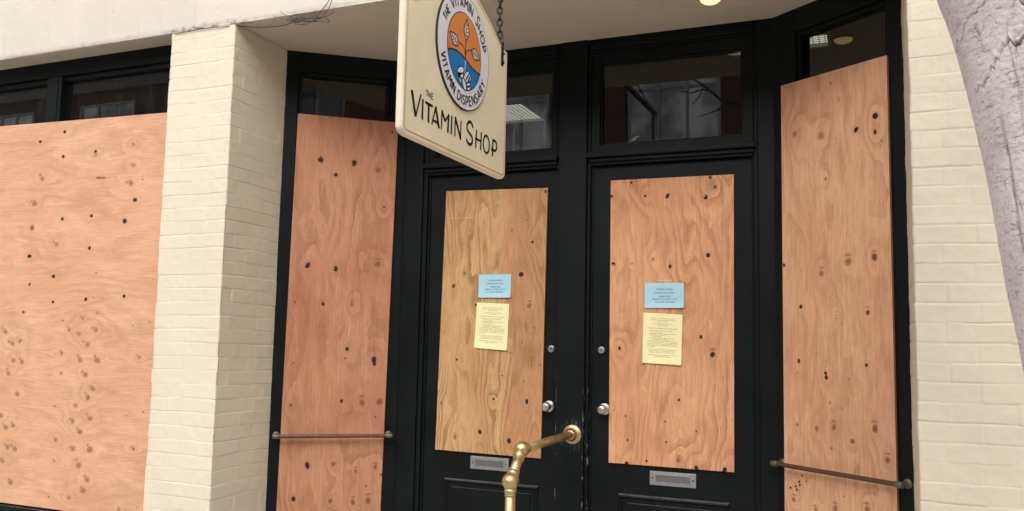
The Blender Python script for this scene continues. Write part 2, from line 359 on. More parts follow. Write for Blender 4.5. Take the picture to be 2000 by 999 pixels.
# knots: (across, up, radius, darkness)
K_WB = [(-4.191,2.581,0.0120,1.00),(-4.383,2.538,0.0106,1.00),(-3.941,2.451,0.0117,1.00),(-3.663,2.469,0.0143,0.30),(-4.188,2.438,0.0119,0.90),(-3.936,2.433,0.0145,0.20),(-4.343,2.320,0.0179,0.30),(-3.649,2.352,0.0142,0.30),(-3.663,2.257,0.0197,0.40),(-3.581,2.275,0.0056,0.60),(-3.626,2.163,0.0140,0.80),(-4.390,2.177,0.0209,0.40),(-4.160,2.080,0.0116,0.80),(-3.938,2.089,0.0114,0.90),(-3.690,2.051,0.0168,0.90),(-4.396,2.038,0.0178,0.60),(-4.190,1.936,0.0174,0.30),(-3.937,1.910,0.0113,1.00),(-4.399,1.874,0.0147,1.00),(-4.196,1.757,0.0129,1.00),(-4.381,1.713,0.0102,1.00),(-3.874,1.771,0.0050,0.60),(-4.185,1.614,0.0114,1.00),(-3.937,1.629,0.0112,1.00),(-3.884,1.637,0.0050,0.80),(-3.658,1.645,0.0109,1.00),(-4.414,1.556,0.0116,0.70),(-3.846,1.554,0.0111,0.40),(-3.950,1.525,0.0139,0.30),(-4.099,1.510,0.0051,0.70),(-3.467,1.508,0.0048,0.70),(-3.583,1.488,0.0049,0.60),(-3.845,1.463,0.0193,0.30),(-4.547,1.444,0.0175,0.40),(-4.044,1.460,0.0140,0.40),(-4.481,1.376,0.0173,0.35),(-4.421,1.394,0.0172,0.40),(-3.968,1.439,0.0139,0.35),(-3.902,1.384,0.0193,0.40),(-4.089,1.333,0.0139,0.40),(-4.462,1.281,0.0172,0.35),(-4.395,1.277,0.0171,0.40),(-3.947,1.298,0.0193,0.35),(-3.823,1.301,0.0218,0.40),(-3.523,1.325,0.0133,0.35),(-4.495,1.208,0.0172,0.35),(-4.082,1.222,0.0111,0.30),(-3.902,1.222,0.0191,0.40),(-3.839,1.151,0.0189,0.40),(-4.412,1.097,0.0170,0.45),(-3.871,1.101,0.0189,0.50),(-3.954,1.053,0.0136,0.40),(-4.114,1.043,0.0055,0.80),(-3.475,1.044,0.0052,0.80),(-3.589,1.020,0.0053,0.60),(-4.531,0.972,0.0170,0.40),(-4.486,0.909,0.0197,0.40),(-4.426,0.921,0.0168,0.40),(-3.972,0.971,0.0163,0.40),(-3.846,0.991,0.0188,0.45),(-3.914,0.917,0.0188,0.45),(-4.088,0.863,0.0136,0.40),(-3.694,0.861,0.0053,0.50),(-4.457,0.800,0.0168,0.40),(-4.399,0.796,0.0195,0.40),(-3.954,0.825,0.0161,0.40),(-3.831,0.828,0.0213,0.45),(-3.525,0.853,0.0130,0.40),(-4.494,0.724,0.0196,0.35),(-4.088,0.751,0.0108,0.30),(-3.905,0.742,0.0213,0.40),(-3.838,0.670,0.0185,0.40),(-4.412,0.613,0.0193,0.45),(-3.862,0.612,0.0211,0.40),(-4.111,0.558,0.0054,0.80),(-3.959,0.566,0.0133,0.40),(-3.476,0.560,0.0051,0.90),(-3.597,0.538,0.0103,0.40)]
K_LB = [(0.204,2.414,0.0170,1.00),(0.386,2.410,0.0172,1.00),(0.289,2.335,0.0114,1.00),(0.519,2.376,0.0173,0.25),(0.160,1.831,0.0166,0.80),(0.309,1.820,0.0139,0.95),(0.532,1.852,0.0169,0.30),(0.102,1.633,0.0082,0.30),(0.249,1.627,0.0110,0.80),(0.402,1.629,0.0111,0.30),(0.386,1.388,0.0110,0.90),(0.531,1.332,0.0166,1.00),(0.534,1.313,0.0138,1.00),(0.367,1.109,0.0108,1.00),(0.476,1.101,0.0164,0.40),(0.569,1.107,0.0164,0.40),(0.105,1.087,0.0080,0.40),(0.550,1.025,0.0055,0.60),(0.203,0.773,0.0159,1.00),(0.337,0.778,0.0120,0.35),(0.457,0.739,0.0107,0.35),(0.559,0.759,0.0121,0.40),(0.591,0.718,0.0054,0.70),(0.514,0.660,0.0054,0.70),(0.139,0.603,0.0131,1.00),(0.329,0.585,0.0119,0.45),(0.447,0.579,0.0133,0.45),(0.528,0.585,0.0161,0.40),(0.377,1.336,0.0055,0.70),(0.246,1.326,0.0054,0.60),(0.108,1.310,0.0054,0.40),(0.588,2.596,0.0058,1.00),(0.557,2.172,0.0072,0.60)]
K_DL = [(-1.537,2.233,0.0109,0.90),(-1.610,1.967,0.0081,0.80),(-1.641,2.085,0.0055,0.50),(-2.001,1.805,0.0111,0.35),(-1.670,1.796,0.0148,1.00),(-2.064,1.739,0.0111,0.70),(-1.621,1.634,0.0133,0.40),(-1.927,1.636,0.0082,0.90),(-2.034,1.343,0.0068,0.90),(-1.593,1.518,0.0048,0.80),(-1.723,1.385,0.0048,0.80),(-1.604,1.362,0.0047,0.70),(-1.604,1.346,0.0047,0.70),(-1.604,1.330,0.0047,0.70),(-1.556,1.327,0.0052,0.80),(-1.660,1.440,0.0053,0.60),(-1.813,1.143,0.0079,0.95),(-1.626,1.139,0.0117,0.95),(-1.721,0.933,0.0143,0.95),(-1.645,1.242,0.0052,0.80),(-1.766,1.267,0.0053,0.60),(-1.888,0.970,0.0119,0.95),(-2.031,0.935,0.0107,0.40),(-2.119,1.111,0.0068,0.50),(-1.894,1.517,0.0054,0.30),(-1.728,2.033,0.0082,0.25)]
K_DR = [(-1.081,2.255,0.0079,0.90),(-1.010,2.183,0.0078,0.90),(-0.897,2.178,0.0115,1.00),(-0.711,2.164,0.0126,0.90),(-1.182,2.189,0.0079,0.80),(-0.665,2.210,0.0101,0.60),(-0.689,2.259,0.0088,0.90),(-0.700,1.879,0.0124,0.80),(-0.884,1.827,0.0101,0.95),(-0.968,1.864,0.0076,0.40),(-1.076,1.843,0.0051,0.50),(-1.171,1.842,0.0103,0.90),(-0.735,1.485,0.0098,0.95),(-0.680,1.403,0.0145,0.85),(-1.136,1.425,0.0088,0.95),(-1.014,1.347,0.0050,0.70),(-1.103,1.093,0.0050,0.80),(-0.907,1.076,0.0049,0.80),(-0.758,1.038,0.0048,0.80),(-0.902,0.979,0.0048,0.80),(-1.092,0.977,0.0062,0.80),(-0.997,0.883,0.0061,0.90),(-0.843,0.899,0.0108,0.35),(-0.758,0.869,0.0107,1.00),(-0.627,0.865,0.0141,1.00),(-1.096,0.864,0.0098,1.00),(-0.841,1.181,0.0073,0.90)]
K_RB = [(0.555,2.411,0.0151,0.90),(0.462,2.370,0.0132,1.00),(0.553,2.342,0.0108,0.90),(0.137,2.417,0.0143,0.35),(0.281,2.381,0.0184,0.30),(0.337,2.604,0.0057,0.60),(0.361,2.352,0.0034,0.70),(0.581,2.300,0.0043,0.60),(0.302,2.183,0.0068,0.50),(0.409,1.810,0.0174,0.40),(0.537,1.820,0.0148,0.65),(0.272,1.770,0.0134,0.40),(0.066,1.819,0.0094,0.90),(0.158,1.627,0.0103,1.00),(0.500,1.594,0.0105,0.70),(0.345,1.599,0.0035,0.70),(0.345,1.584,0.0035,0.70),(0.344,1.571,0.0035,0.70),(0.372,1.551,0.0032,0.70),(0.143,1.386,0.0091,0.95),(0.488,1.378,0.0083,0.95),(0.285,1.338,0.0087,0.95),(0.289,1.319,0.0109,0.90),(0.136,1.334,0.0045,0.60),(0.403,1.316,0.0042,0.60),(0.306,1.213,0.0043,0.70),(0.130,1.104,0.0090,0.35),(0.234,1.097,0.0109,0.40),(0.324,1.112,0.0128,0.45),(0.522,1.127,0.0153,0.55),(0.414,1.064,0.0105,0.50),(0.576,1.008,0.0120,0.45),(0.088,0.825,0.0067,0.90),(0.117,0.836,0.0066,0.90),(0.122,0.821,0.0066,0.90),(0.137,0.859,0.0066,0.90),(0.139,0.844,0.0055,0.90),(0.151,0.887,0.0055,0.80),(0.173,0.866,0.0044,0.70),(0.104,0.777,0.0100,0.40),(0.222,0.751,0.0108,0.40),(0.322,0.777,0.0126,0.40),(0.478,0.798,0.0142,0.40),(0.367,0.832,0.0042,0.60),(0.310,1.023,0.0064,0.40)]
S_DR = [(-0.633,2.258,-0.631,2.128,0.0030,0.80),(-0.631,2.073,-0.627,1.825,0.0017,0.50),(-0.615,1.388,-0.611,1.220,0.0026,0.70),(-0.616,1.149,-0.622,1.006,0.0026,0.70),(-0.684,2.271,-0.684,2.246,0.0040,0.90),(-1.076,2.281,-1.073,2.241,0.0026,0.80),(-0.728,1.385,-0.729,1.023,0.0012,0.35),(-0.782,1.408,-0.780,1.068,0.0012,0.40)]
S_DL = [(-1.605,1.378,-1.604,1.320,0.0037,0.60),(-1.540,2.249,-1.531,2.205,0.0044,0.70),(-1.997,1.447,-1.999,1.297,0.0016,0.40),(-2.032,1.680,-2.021,1.515,0.0017,0.35)]
S_RB = [(0.346,1.643,0.347,1.564,0.0020,0.70),(0.284,2.003,0.283,1.954,0.0018,0.60),(0.286,1.391,0.282,1.340,0.0022,0.80)]
S_LB = [(0.528,1.396,0.533,1.357,0.0033,0.80),(0.295,1.160,0.302,0.931,0.0014,0.30),(0.478,0.903,0.482,0.714,0.0014,0.30)]
S_WB = [(-3.916,2.302,-3.862,2.299,0.0104,1.00),(-3.959,2.308,-3.816,2.297,0.0038,0.60),(-4.434,1.556,-4.381,1.556,0.0035,0.70),(-3.707,0.961,-3.635,0.965,0.0021,0.45),(-4.303,1.102,-3.951,1.103,0.0042,0.12)]
P_DR = [(-0.949,1.760,-0.876,1.759,0.0033,0.90),(-1.005,1.621,-0.980,1.618,0.0025,0.70),(-0.687,2.125,-0.687,2.063,0.0025,0.50),(-1.021,1.240,-1.001,1.216,0.0040,0.60),(-0.694,1.568,-0.684,1.532,0.0049,0.50)]
P_DL = [(-2.119,2.108,-1.955,2.110,0.0034,0.55),(-1.955,2.110,-1.776,2.206,0.0034,0.55),(-1.540,2.247,-1.525,2.211,0.0082,0.60),(-1.698,1.320,-1.686,1.302,0.0040,0.50),(-1.895,2.150,-1.864,1.517,0.0028,0.20)]
P_RB = [(0.312,1.888,0.321,1.843,0.0045,0.30),(0.356,1.275,0.357,1.211,0.0032,0.30)]
P_LB = [(0.213,1.214,0.218,1.093,0.0032,0.55),(0.396,1.565,0.392,1.462,0.0061,0.55),(0.108,1.552,0.119,1.429,0.0033,0.45),(0.335,1.050,0.346,1.036,0.0054,0.60),(0.172,0.694,0.178,0.667,0.0079,0.45),(0.139,0.673,0.143,0.637,0.0066,0.40)]
P_WB = [(-4.017,2.184,-3.906,2.037,0.0174,0.18),(-3.842,2.162,-3.773,2.032,0.0228,0.15),(-4.434,1.182,-4.187,1.331,0.0114,0.15),(-3.893,1.092,-3.775,1.232,0.0135,0.18)]

# ------------------------------------------------------------------ fixed lines of the place (drawing units)
YF, YR, YD = 3.291, 3.709, 4.111           # facade, back of the brick returns, door wall
PX0, PX1 = -3.325, -2.910                  # left brick pillar
XL, XRI, XR = -2.372, -.389, .157          # corners of the recessed entrance
ZS, GZ, FZ = 3.013, .16, .29               # soffit, pavement, entrance floor
A1, T1 = (PX1, YR), math.atan2(YD-YR, XL-PX1)
A2, T2 = (XRI, YD), math.atan2(YR-YD, XR-XRI)
W1 = math.hypot(XL-PX1, YD-YR); W2 = math.hypot(XR-XRI, YD-YR)
def place(o, org, ang, u=0., y=0., z=0.):
    o.location = (org[0]+u*math.cos(ang)-y*math.sin(ang), org[1]+u*math.sin(ang)+y*math.cos(ang), z)
    o.rotation_euler = (0, 0, ang); return o

# ------------------------------------------------------------------ the shop building
shop = empty('shop_building', (0, 0, 0))
tag(shop, 'cream painted brick shopfront with black doors and window frames round a recessed entrance', 'building')

def brick_sheet(name, path, corners_at, us, zs, seed, phase=0.):
    path = [np.array(p, float) for p in path]; us = np.array(us); zs = np.array(zs)
    seg = [np.linalg.norm(path[i+1]-path[i]) for i in range(len(path)-1)]; cum = np.concatenate([[0], np.cumsum(seg)])
    pos = np.zeros((len(us), 2)); nr = np.zeros((len(us), 2))
    for i, u in enumerate(us):
        k = min(max(np.searchsorted(cum, u, side='right')-1, 0), len(seg)-1)
        d = (path[k+1]-path[k])/seg[k]; pos[i] = path[k]+d*(u-cum[k]); n_ = np.array([d[1], -d[0]])
        for c in range(1, len(path)-1):
            if abs(u-cum[c]) < 1e-6:
                e = (path[c]-path[c-1])/seg[c-1]; n_ = n_+np.array([e[1], -e[0]])
        nr[i] = n_
    U, Z = np.meshgrid(us, zs)
    H_, L_ = .0677, .196
    Zw = Z+.0040*(vnoise(U, Z*.3, seed, 5.)-.5)*2+.0015*(vnoise(U, Z, seed+1, 22.)-.5)*2
    row = np.floor((Zw-2.354)/H_); fz = (Zw-2.354)/H_-row
    sh = phase+np.where(row.astype(int) % 2 == 0, 0., .5)+.10*(np.random.default_rng(seed+2).random(400)[(row.astype(int) % 400)]-.5)
    Uw = U+.003*(vnoise(U, Z, seed+3, 14.)-.5)*2
    colm = np.floor(Uw/L_+sh); fu = Uw/L_+sh-colm
    key = (row.astype(int)*131+colm.astype(int)*17) % 997
    R1, R2, R3 = (np.random.default_rng(seed+q).random(997)[key] for q in (4, 5, 6))
    dz = np.minimum(fz, 1-fz)*H_; du = np.minimum(fu, 1-fu)*L_
    zonal = vnoise(U, Z, seed+7, 1.6)
    bed = np.clip(-.25+1.9*vnoise(U, Z*3., seed+8, 5.), .08, 1.3); head = np.clip(vnoise(U*2, Z*2, seed+9, 5.)*1.7-.45, 0, 1)
    wz = .0036; wu = .0036
    bead = np.exp(-(dz/wz)**2)*bed*.0010+np.exp(-(du/wu)**2)*head*.0019
    crack = np.exp(-((fz*H_-.0012)/.0015)**2)*np.clip(vnoise(U, Z*4, seed+10, 7.)*2.6-.85, 0, 1)*.0026
    h = (R1-.5)*.0022+(R2-.58)*.012*(.3+1.4*zonal)*(fz-.5)*H_+(R3-.5)*.016*(fu-.5)*L_-bead-crack
    h += .0012*(vnoise(U, Z, seed+11, 9.)-.5)*2+.0007*(vnoise(U, Z, seed+12, 34.)-.5)*2+.003*(zonal-.5)
    for c in corners_at:
        h -= .0014*np.exp(-((U-c)/.004)**2)*(.6+1.2*vnoise(U*0, Z, seed+13, 20.))
    P = np.zeros((len(zs), len(us), 3))
    P[..., 0] = pos[:, 0]+h*nr[:, 0]; P[..., 1] = pos[:, 1]+h*nr[:, 1]; P[..., 2] = Z
    return grid_mesh(name, P, M['paint'], None, shop)
def steps(*a):
    o = []
    for lo, hi, d in a: o += list(np.linspace(lo, hi, max(2, int(round((hi-lo)/d))+1))[:-1])
    return o+[a[-1][1]]
zz = steps((GZ-.02, .42, .02), (.42, 3.0105, .0029))
brick_sheet('brick_pillar', [(PX0, 3.46), (PX0, YF), (PX1, YF), (PX1, 3.80)], (.169, .584), steps((0, .169, .012), (.169, .584, .0045), (.584, 1.093, .0055)), zz, 21, .12)
brick_sheet('brick_wall', [(XR, 3.80), (XR, YF), (6.6, YF)], (.509,), steps((0, .509, .012), (.509, 1.15, .0045), (1.15, 2.0, .03), (2.0, 6.952, .4)), zz, 57, .4)
mb = MB(); mb.box(-9.0, -6.2, YF, 3.8, GZ-.02, ZS-.002, M['paint'], .006); mb.build('brick_wall', shop)
# fascia: a rendered beam across the whole front
fx = np.array(steps((-9., -5., .5), (-5., 1., .02), (1., 6.6, .4))); fzs = np.array(steps((ZS+.004, 3.5, .012), (3.5, 4.6, .1)))
U, Z = np.meshgrid(fx, fzs)
hh = .004*(vnoise(U, Z, 81, 2.2)-.5)+.0022*(vnoise(U, Z, 82, 12.)-.5)+.0015*(vnoise(U, Z, 83, 30.)-.5)
patch = np.exp(-((U+2.98-.04*(Z-3.1))/.06)**4)          # a rough patch of render above the pillar
hh += patch*.006*(vnoise(U, Z, 84, 40.)-.5)
hh -= .004*np.exp(-((Z-ZS)/.006)**2)
fascia = grid_mesh('fascia', np.stack([U, YF-.005-hh, Z], -1), M['stucco'], None, shop)
mb = MB(); mb.box(-9., 6.6, YF-.002, 3.315, ZS, 4.6, M['stucco'], 0); mb.box(-9., 6.6, 3.315, 3.5, 3.5, 4.6, M['stucco'], 0)
join_into(fascia, mb)
mb = MB()
def prism(mb, poly, z0, z1, m):
    k = len(poly); mb.add([(x, y, z0) for x, y in poly]+[(x, y, z1) for x, y in poly], [tuple(range(k))[::-1], tuple(k+i for i in range(k))]+[(i, (i+1) % k, k+(i+1) % k, k+i) for i in range(k)], m)
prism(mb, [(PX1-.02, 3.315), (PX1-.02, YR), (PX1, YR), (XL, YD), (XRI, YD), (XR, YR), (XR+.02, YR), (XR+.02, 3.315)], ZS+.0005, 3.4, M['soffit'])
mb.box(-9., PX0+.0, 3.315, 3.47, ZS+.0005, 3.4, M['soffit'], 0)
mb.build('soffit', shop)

# --- door wall: posts, transom rail, head
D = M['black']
mb = MB()
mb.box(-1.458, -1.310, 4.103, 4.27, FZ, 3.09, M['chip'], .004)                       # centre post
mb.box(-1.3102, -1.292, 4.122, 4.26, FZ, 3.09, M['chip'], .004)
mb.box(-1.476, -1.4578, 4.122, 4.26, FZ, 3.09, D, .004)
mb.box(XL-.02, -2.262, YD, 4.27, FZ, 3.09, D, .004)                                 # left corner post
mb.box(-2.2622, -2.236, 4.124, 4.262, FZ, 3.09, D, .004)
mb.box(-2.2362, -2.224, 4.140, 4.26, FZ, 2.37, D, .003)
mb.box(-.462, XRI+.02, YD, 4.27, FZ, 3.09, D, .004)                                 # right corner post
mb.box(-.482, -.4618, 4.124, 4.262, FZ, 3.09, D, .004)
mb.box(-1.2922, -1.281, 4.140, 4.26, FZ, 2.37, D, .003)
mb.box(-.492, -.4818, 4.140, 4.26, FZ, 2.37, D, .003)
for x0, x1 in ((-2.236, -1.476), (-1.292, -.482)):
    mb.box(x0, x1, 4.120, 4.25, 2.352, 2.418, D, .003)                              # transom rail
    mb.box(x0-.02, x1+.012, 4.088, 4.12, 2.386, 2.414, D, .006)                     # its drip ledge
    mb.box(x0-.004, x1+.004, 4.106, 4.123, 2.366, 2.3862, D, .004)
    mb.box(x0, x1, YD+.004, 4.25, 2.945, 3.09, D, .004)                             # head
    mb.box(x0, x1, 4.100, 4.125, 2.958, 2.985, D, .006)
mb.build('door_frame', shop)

def pane(name, x0, x1, z0, z1, y, parent, tilt=0.):
    mb = MB(); mb.box(x0, x1, y, y+.005, z0, z1, M['glass'], 0); o = mb.build('window_pane', parent)
    if tilt:
        c = Vector(((x0+x1)/2, y, (z0+z1)/2))
        o.data.transform(Matrix.Translation(c) @ Matrix.Rotation(tilt, 4, 'X') @ Matrix.Translation(-c))
    return o
for ox0, ox1, gx0, gx1 in ((-2.236, -1.476, -2.195, -1.506), (-1.292, -.482, -1.247, -.533)):
    mb = MB(); z0, z1 = 2.4182, 2.9448; g0, g1 = 2.455, 2.888
    mb.box(ox0+.001, gx0, 4.126, 4.175, z0, z1, D); mb.box(gx1, ox1-.001, 4.126, 4.175, z0, z1, D)
    mb.box(gx0-.003, gx1+.003, 4.1265, 4.1745, z0, g0, D); mb.box(gx0-.003, gx1+.003, 4.1265, 4.1745, g1, z1, D)
    for a in ((gx0-.001, gx0+.009, g0, g1), (gx1-.009, gx1+.001, g0, g1), (gx0, gx1, g0-.001, g0+.009), (gx0, gx1, g1-.009, g1+.001)):
        mb.box(a[0], a[1], 4.138, 4.158, a[2], a[3], D, .004)
    t = mb.build('transom_window', shop)
    pane('window_pane', gx0-.004, gx1+.004, g0-.004, g1+.004, 4.160, t, math.radians(.75))

# --- the two doors
def bevel_frame(mb, x0, x1, z0, z1, y, w, h, m):
    """raised mitred moulding round a panel"""
    prof = [(0, 0), (.25, -.8), (.5, -1), (.7, -.55), (1, .35)]
    vs = []; fs = []
    for t, d in prof:
        o = w*t
        vs += [(x0+o, y+d*h, z0+o), (x1-o, y+d*h, z0+o), (x1-o, y+d*h, z1-o), (x0+o, y+d*h, z1-o)]
    for i in range(len(prof)-1):
        for k in range(4): fs.append((i*4+k, i*4+(k+1) % 4, (i+1)*4+(k+1) % 4, (i+1)*4+k))
    mb.add(vs, fs, m)
def door(x0, x1, px0, px1, kx, bx, sx0, sx1, sz, sgn):
    mb = MB(); y = 4.147
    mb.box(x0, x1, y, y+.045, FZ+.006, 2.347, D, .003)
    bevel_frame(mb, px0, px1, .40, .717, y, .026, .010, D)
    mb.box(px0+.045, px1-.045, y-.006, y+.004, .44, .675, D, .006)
    d = mb.build('door', shop)
    mb = MB(); c = (kx, y, 1.12)
    mb.lathe([(-.002, .030), (.004, .0302), (.007, .027), (.0085, .024)], c, (0, -1, 0), M['chrome'])
    mb.lathe([(.006, .0155), (.026, .0135), (.030, .0165), (.036, .0215), (.046, .0235), (.056, .0225), (.063, .018), (.0655, .012), (.0655, .0)], c, (0, -1, 0), M['chrome'])
    mb.build('door_knob', d)
    mb = MB(); c = (bx, y, 1.412)
    mb.lathe([(-.002, .0185), (.010, .0178), (.0135, .0155), (.0135, .0125)], c, (0, -1, 0), M['chrome'])
    mb.lathe([(.008, .0122), (.0128, .0120), (.0128, .0)], c, (0, -1, 0), M['alu'])
    mb.box(bx-.0018, bx+.0018, y-.0140, y-.0126, 1.4055, 1.4175, M['slot'], 0)
    mb.build('deadbolt', d)
    mb = MB(); z0, z1 = sz-.033, sz+.033
    mb.box(sx0, sx1, y-.005, y+.002, z0, z1, M['alu'], .0018)
    for a in ((sx0+.026, sx1-.026, z1-.016, z1-.0115), (sx0+.026, sx1-.026, z0+.0115, z0+.016), (sx0+.026, sx0+.030, z0+.0115, z1-.0115), (sx1-.030, sx1-.026, z0+.0115, z1-.0115)):
        mb.box(a[0], a[1], y-.0075, y-.004, a[2], a[3], M['alu'], .001)
    mb.box(sx0+.030, sx1-.030, y-.0062, y-.0035, z0+.016, z1-.016, M['alud'], .001)
    for xx in (sx0+.0145, sx1-.0145): mb.lathe([(.0035, .004), (.0058, .0038), (.0058, .0)], (xx, y, sz), (0, -1, 0), M['slot'], 12)
    mb.build('mail_slot', d)
    return d
dl = door(-2.224, -1.452, -2.095, -1.558, -1.508, -1.499, -1.943, -1.724, .809, 1)
dr = door(-1.283, -.492, -1.141, -.606, -1.214, -1.231, -.984, -.761, .804, -1)

# --- display windows: one each side of the entrance, set at an angle, and the wide bay left of the pillar
def side_window(org, ang, width, g0, g1, name='display_window'):
    mb = MB(); zt, zg, zb = 3.09, 2.885, .56
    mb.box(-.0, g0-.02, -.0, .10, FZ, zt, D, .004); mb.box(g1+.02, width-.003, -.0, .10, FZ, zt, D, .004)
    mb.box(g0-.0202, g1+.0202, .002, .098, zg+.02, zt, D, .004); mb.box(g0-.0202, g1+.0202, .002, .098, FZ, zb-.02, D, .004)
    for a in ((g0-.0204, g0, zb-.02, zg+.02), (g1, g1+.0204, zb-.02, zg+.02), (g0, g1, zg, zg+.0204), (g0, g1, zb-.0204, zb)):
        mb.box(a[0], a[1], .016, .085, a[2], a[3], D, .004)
    w = mb.build(name, shop); place(w, org, ang)
    pane('window_pane', g0-.006, g1+.006, zb-.006, zg+.006, .048, w)
    return w
side_window(A1, T1, W1, .090, .553)
side_window(A2, T2, W2, .152, .588)
mb = MB(); y = 3.425
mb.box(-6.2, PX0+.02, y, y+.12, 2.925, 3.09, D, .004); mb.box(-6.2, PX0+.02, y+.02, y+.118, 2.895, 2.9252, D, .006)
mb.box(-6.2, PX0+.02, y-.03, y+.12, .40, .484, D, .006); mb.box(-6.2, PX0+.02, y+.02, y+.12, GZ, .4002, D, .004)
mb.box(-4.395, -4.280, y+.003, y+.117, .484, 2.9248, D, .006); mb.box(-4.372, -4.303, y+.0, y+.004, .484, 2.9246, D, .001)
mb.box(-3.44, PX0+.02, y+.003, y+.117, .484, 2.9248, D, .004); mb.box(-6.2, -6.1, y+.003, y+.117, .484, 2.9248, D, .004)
bay = mb.build('display_window', shop)
pane('window_pane', -6.1, -4.395, .484, 2.895, y+.045, bay); pane('window_pane', -4.28, -3.44, .484, 2.895, y+.045, bay)

# --- the room behind the glass
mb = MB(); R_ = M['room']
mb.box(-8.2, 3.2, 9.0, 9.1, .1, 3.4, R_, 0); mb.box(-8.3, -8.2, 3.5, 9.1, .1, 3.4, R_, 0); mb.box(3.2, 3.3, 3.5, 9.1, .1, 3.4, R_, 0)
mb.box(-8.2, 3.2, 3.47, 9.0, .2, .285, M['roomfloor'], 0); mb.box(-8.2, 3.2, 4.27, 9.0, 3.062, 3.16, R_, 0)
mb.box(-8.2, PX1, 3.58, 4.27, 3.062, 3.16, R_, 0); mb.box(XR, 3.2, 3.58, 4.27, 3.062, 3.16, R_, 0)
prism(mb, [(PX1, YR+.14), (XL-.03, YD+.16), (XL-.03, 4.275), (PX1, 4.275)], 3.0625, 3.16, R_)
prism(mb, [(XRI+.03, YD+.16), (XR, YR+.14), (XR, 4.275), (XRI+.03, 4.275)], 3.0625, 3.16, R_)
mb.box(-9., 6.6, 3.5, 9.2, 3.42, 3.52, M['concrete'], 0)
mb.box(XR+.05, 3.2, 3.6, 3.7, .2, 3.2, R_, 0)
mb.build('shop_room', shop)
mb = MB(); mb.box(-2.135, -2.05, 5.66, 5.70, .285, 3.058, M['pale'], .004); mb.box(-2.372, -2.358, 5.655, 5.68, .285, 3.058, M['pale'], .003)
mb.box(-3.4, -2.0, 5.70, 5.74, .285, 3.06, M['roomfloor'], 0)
mb.build('inner_partition', shop)

# ------------------------------------------------------------------ ceiling lights
def fixture(x0, x1, y0, y1, label):
    t = empty('ceiling_light', ((x0+x1)/2, (y0+y1)/2, 3.06)); tag(t, label, 'ceiling light', 'fluorescent ceiling lights inside the shop')
    cx, cy = (x0+x1)/2, (y0+y1)/2
    mb = MB(); mb.box(x0-cx, x1-cx, y0-cy, y1-cy, -.012, -.002, M['tube'], 0); mb.build('diffuser', t)
    mb = MB(); g = .030
    k = x0
    while k < x1: mb.box(k-cx-.002, k-cx+.002, y0-cy, y1-cy, -.0165, -.0125, M['grille'], 0); k += g
    k = y0
    while k < y1: mb.box(x0-cx, x1-cx, k-cy-.002, k-cy+.002, -.0162, -.0128, M['grille'], 0); k += g
    for a in ((x0-.02, x0, y0-.02, y1+.02), (x1, x1+.02, y0-.02, y1+.02), (x0, x1, y0-.02, y0), (x0, x1, y1, y1+.02)):
        mb.box(a[0]-cx, a[1]-cx, a[2]-cy, a[3]-cy, -.034, -.001, M['grille'], 0)
    mb.build('louvre', t)
fixture(-2.85, -2.10, 5.15, 5.60, 'fluorescent ceiling light with fine louvre seen through the left door transom')
fixture(-.62, -.158, 4.46, 4.64, 'small bright louvred ceiling light seen through the right angled display window')
t = empty('recessed_light', (-.625, 3.775, ZS)); tag(t, 'round lit recessed light in the entrance soffit above the right door', 'ceiling light')
mb = MB(); mb.lathe([(.0, .060), (-.004, .060), (-.007, .056), (-.007, .048)], (0, 0, 0), (0, 0, 1), M['trim']); mb.build('trim_ring', t)
mb = MB(); mb.lathe([(-.001, .047), (-.006, .0465), (-.012, .043), (-.019, .034), (-.023, .018), (-.024, .0)], (0, 0, 0), (0, 0, 1), M['lamp']); mb.build('lamp_bulb', t)

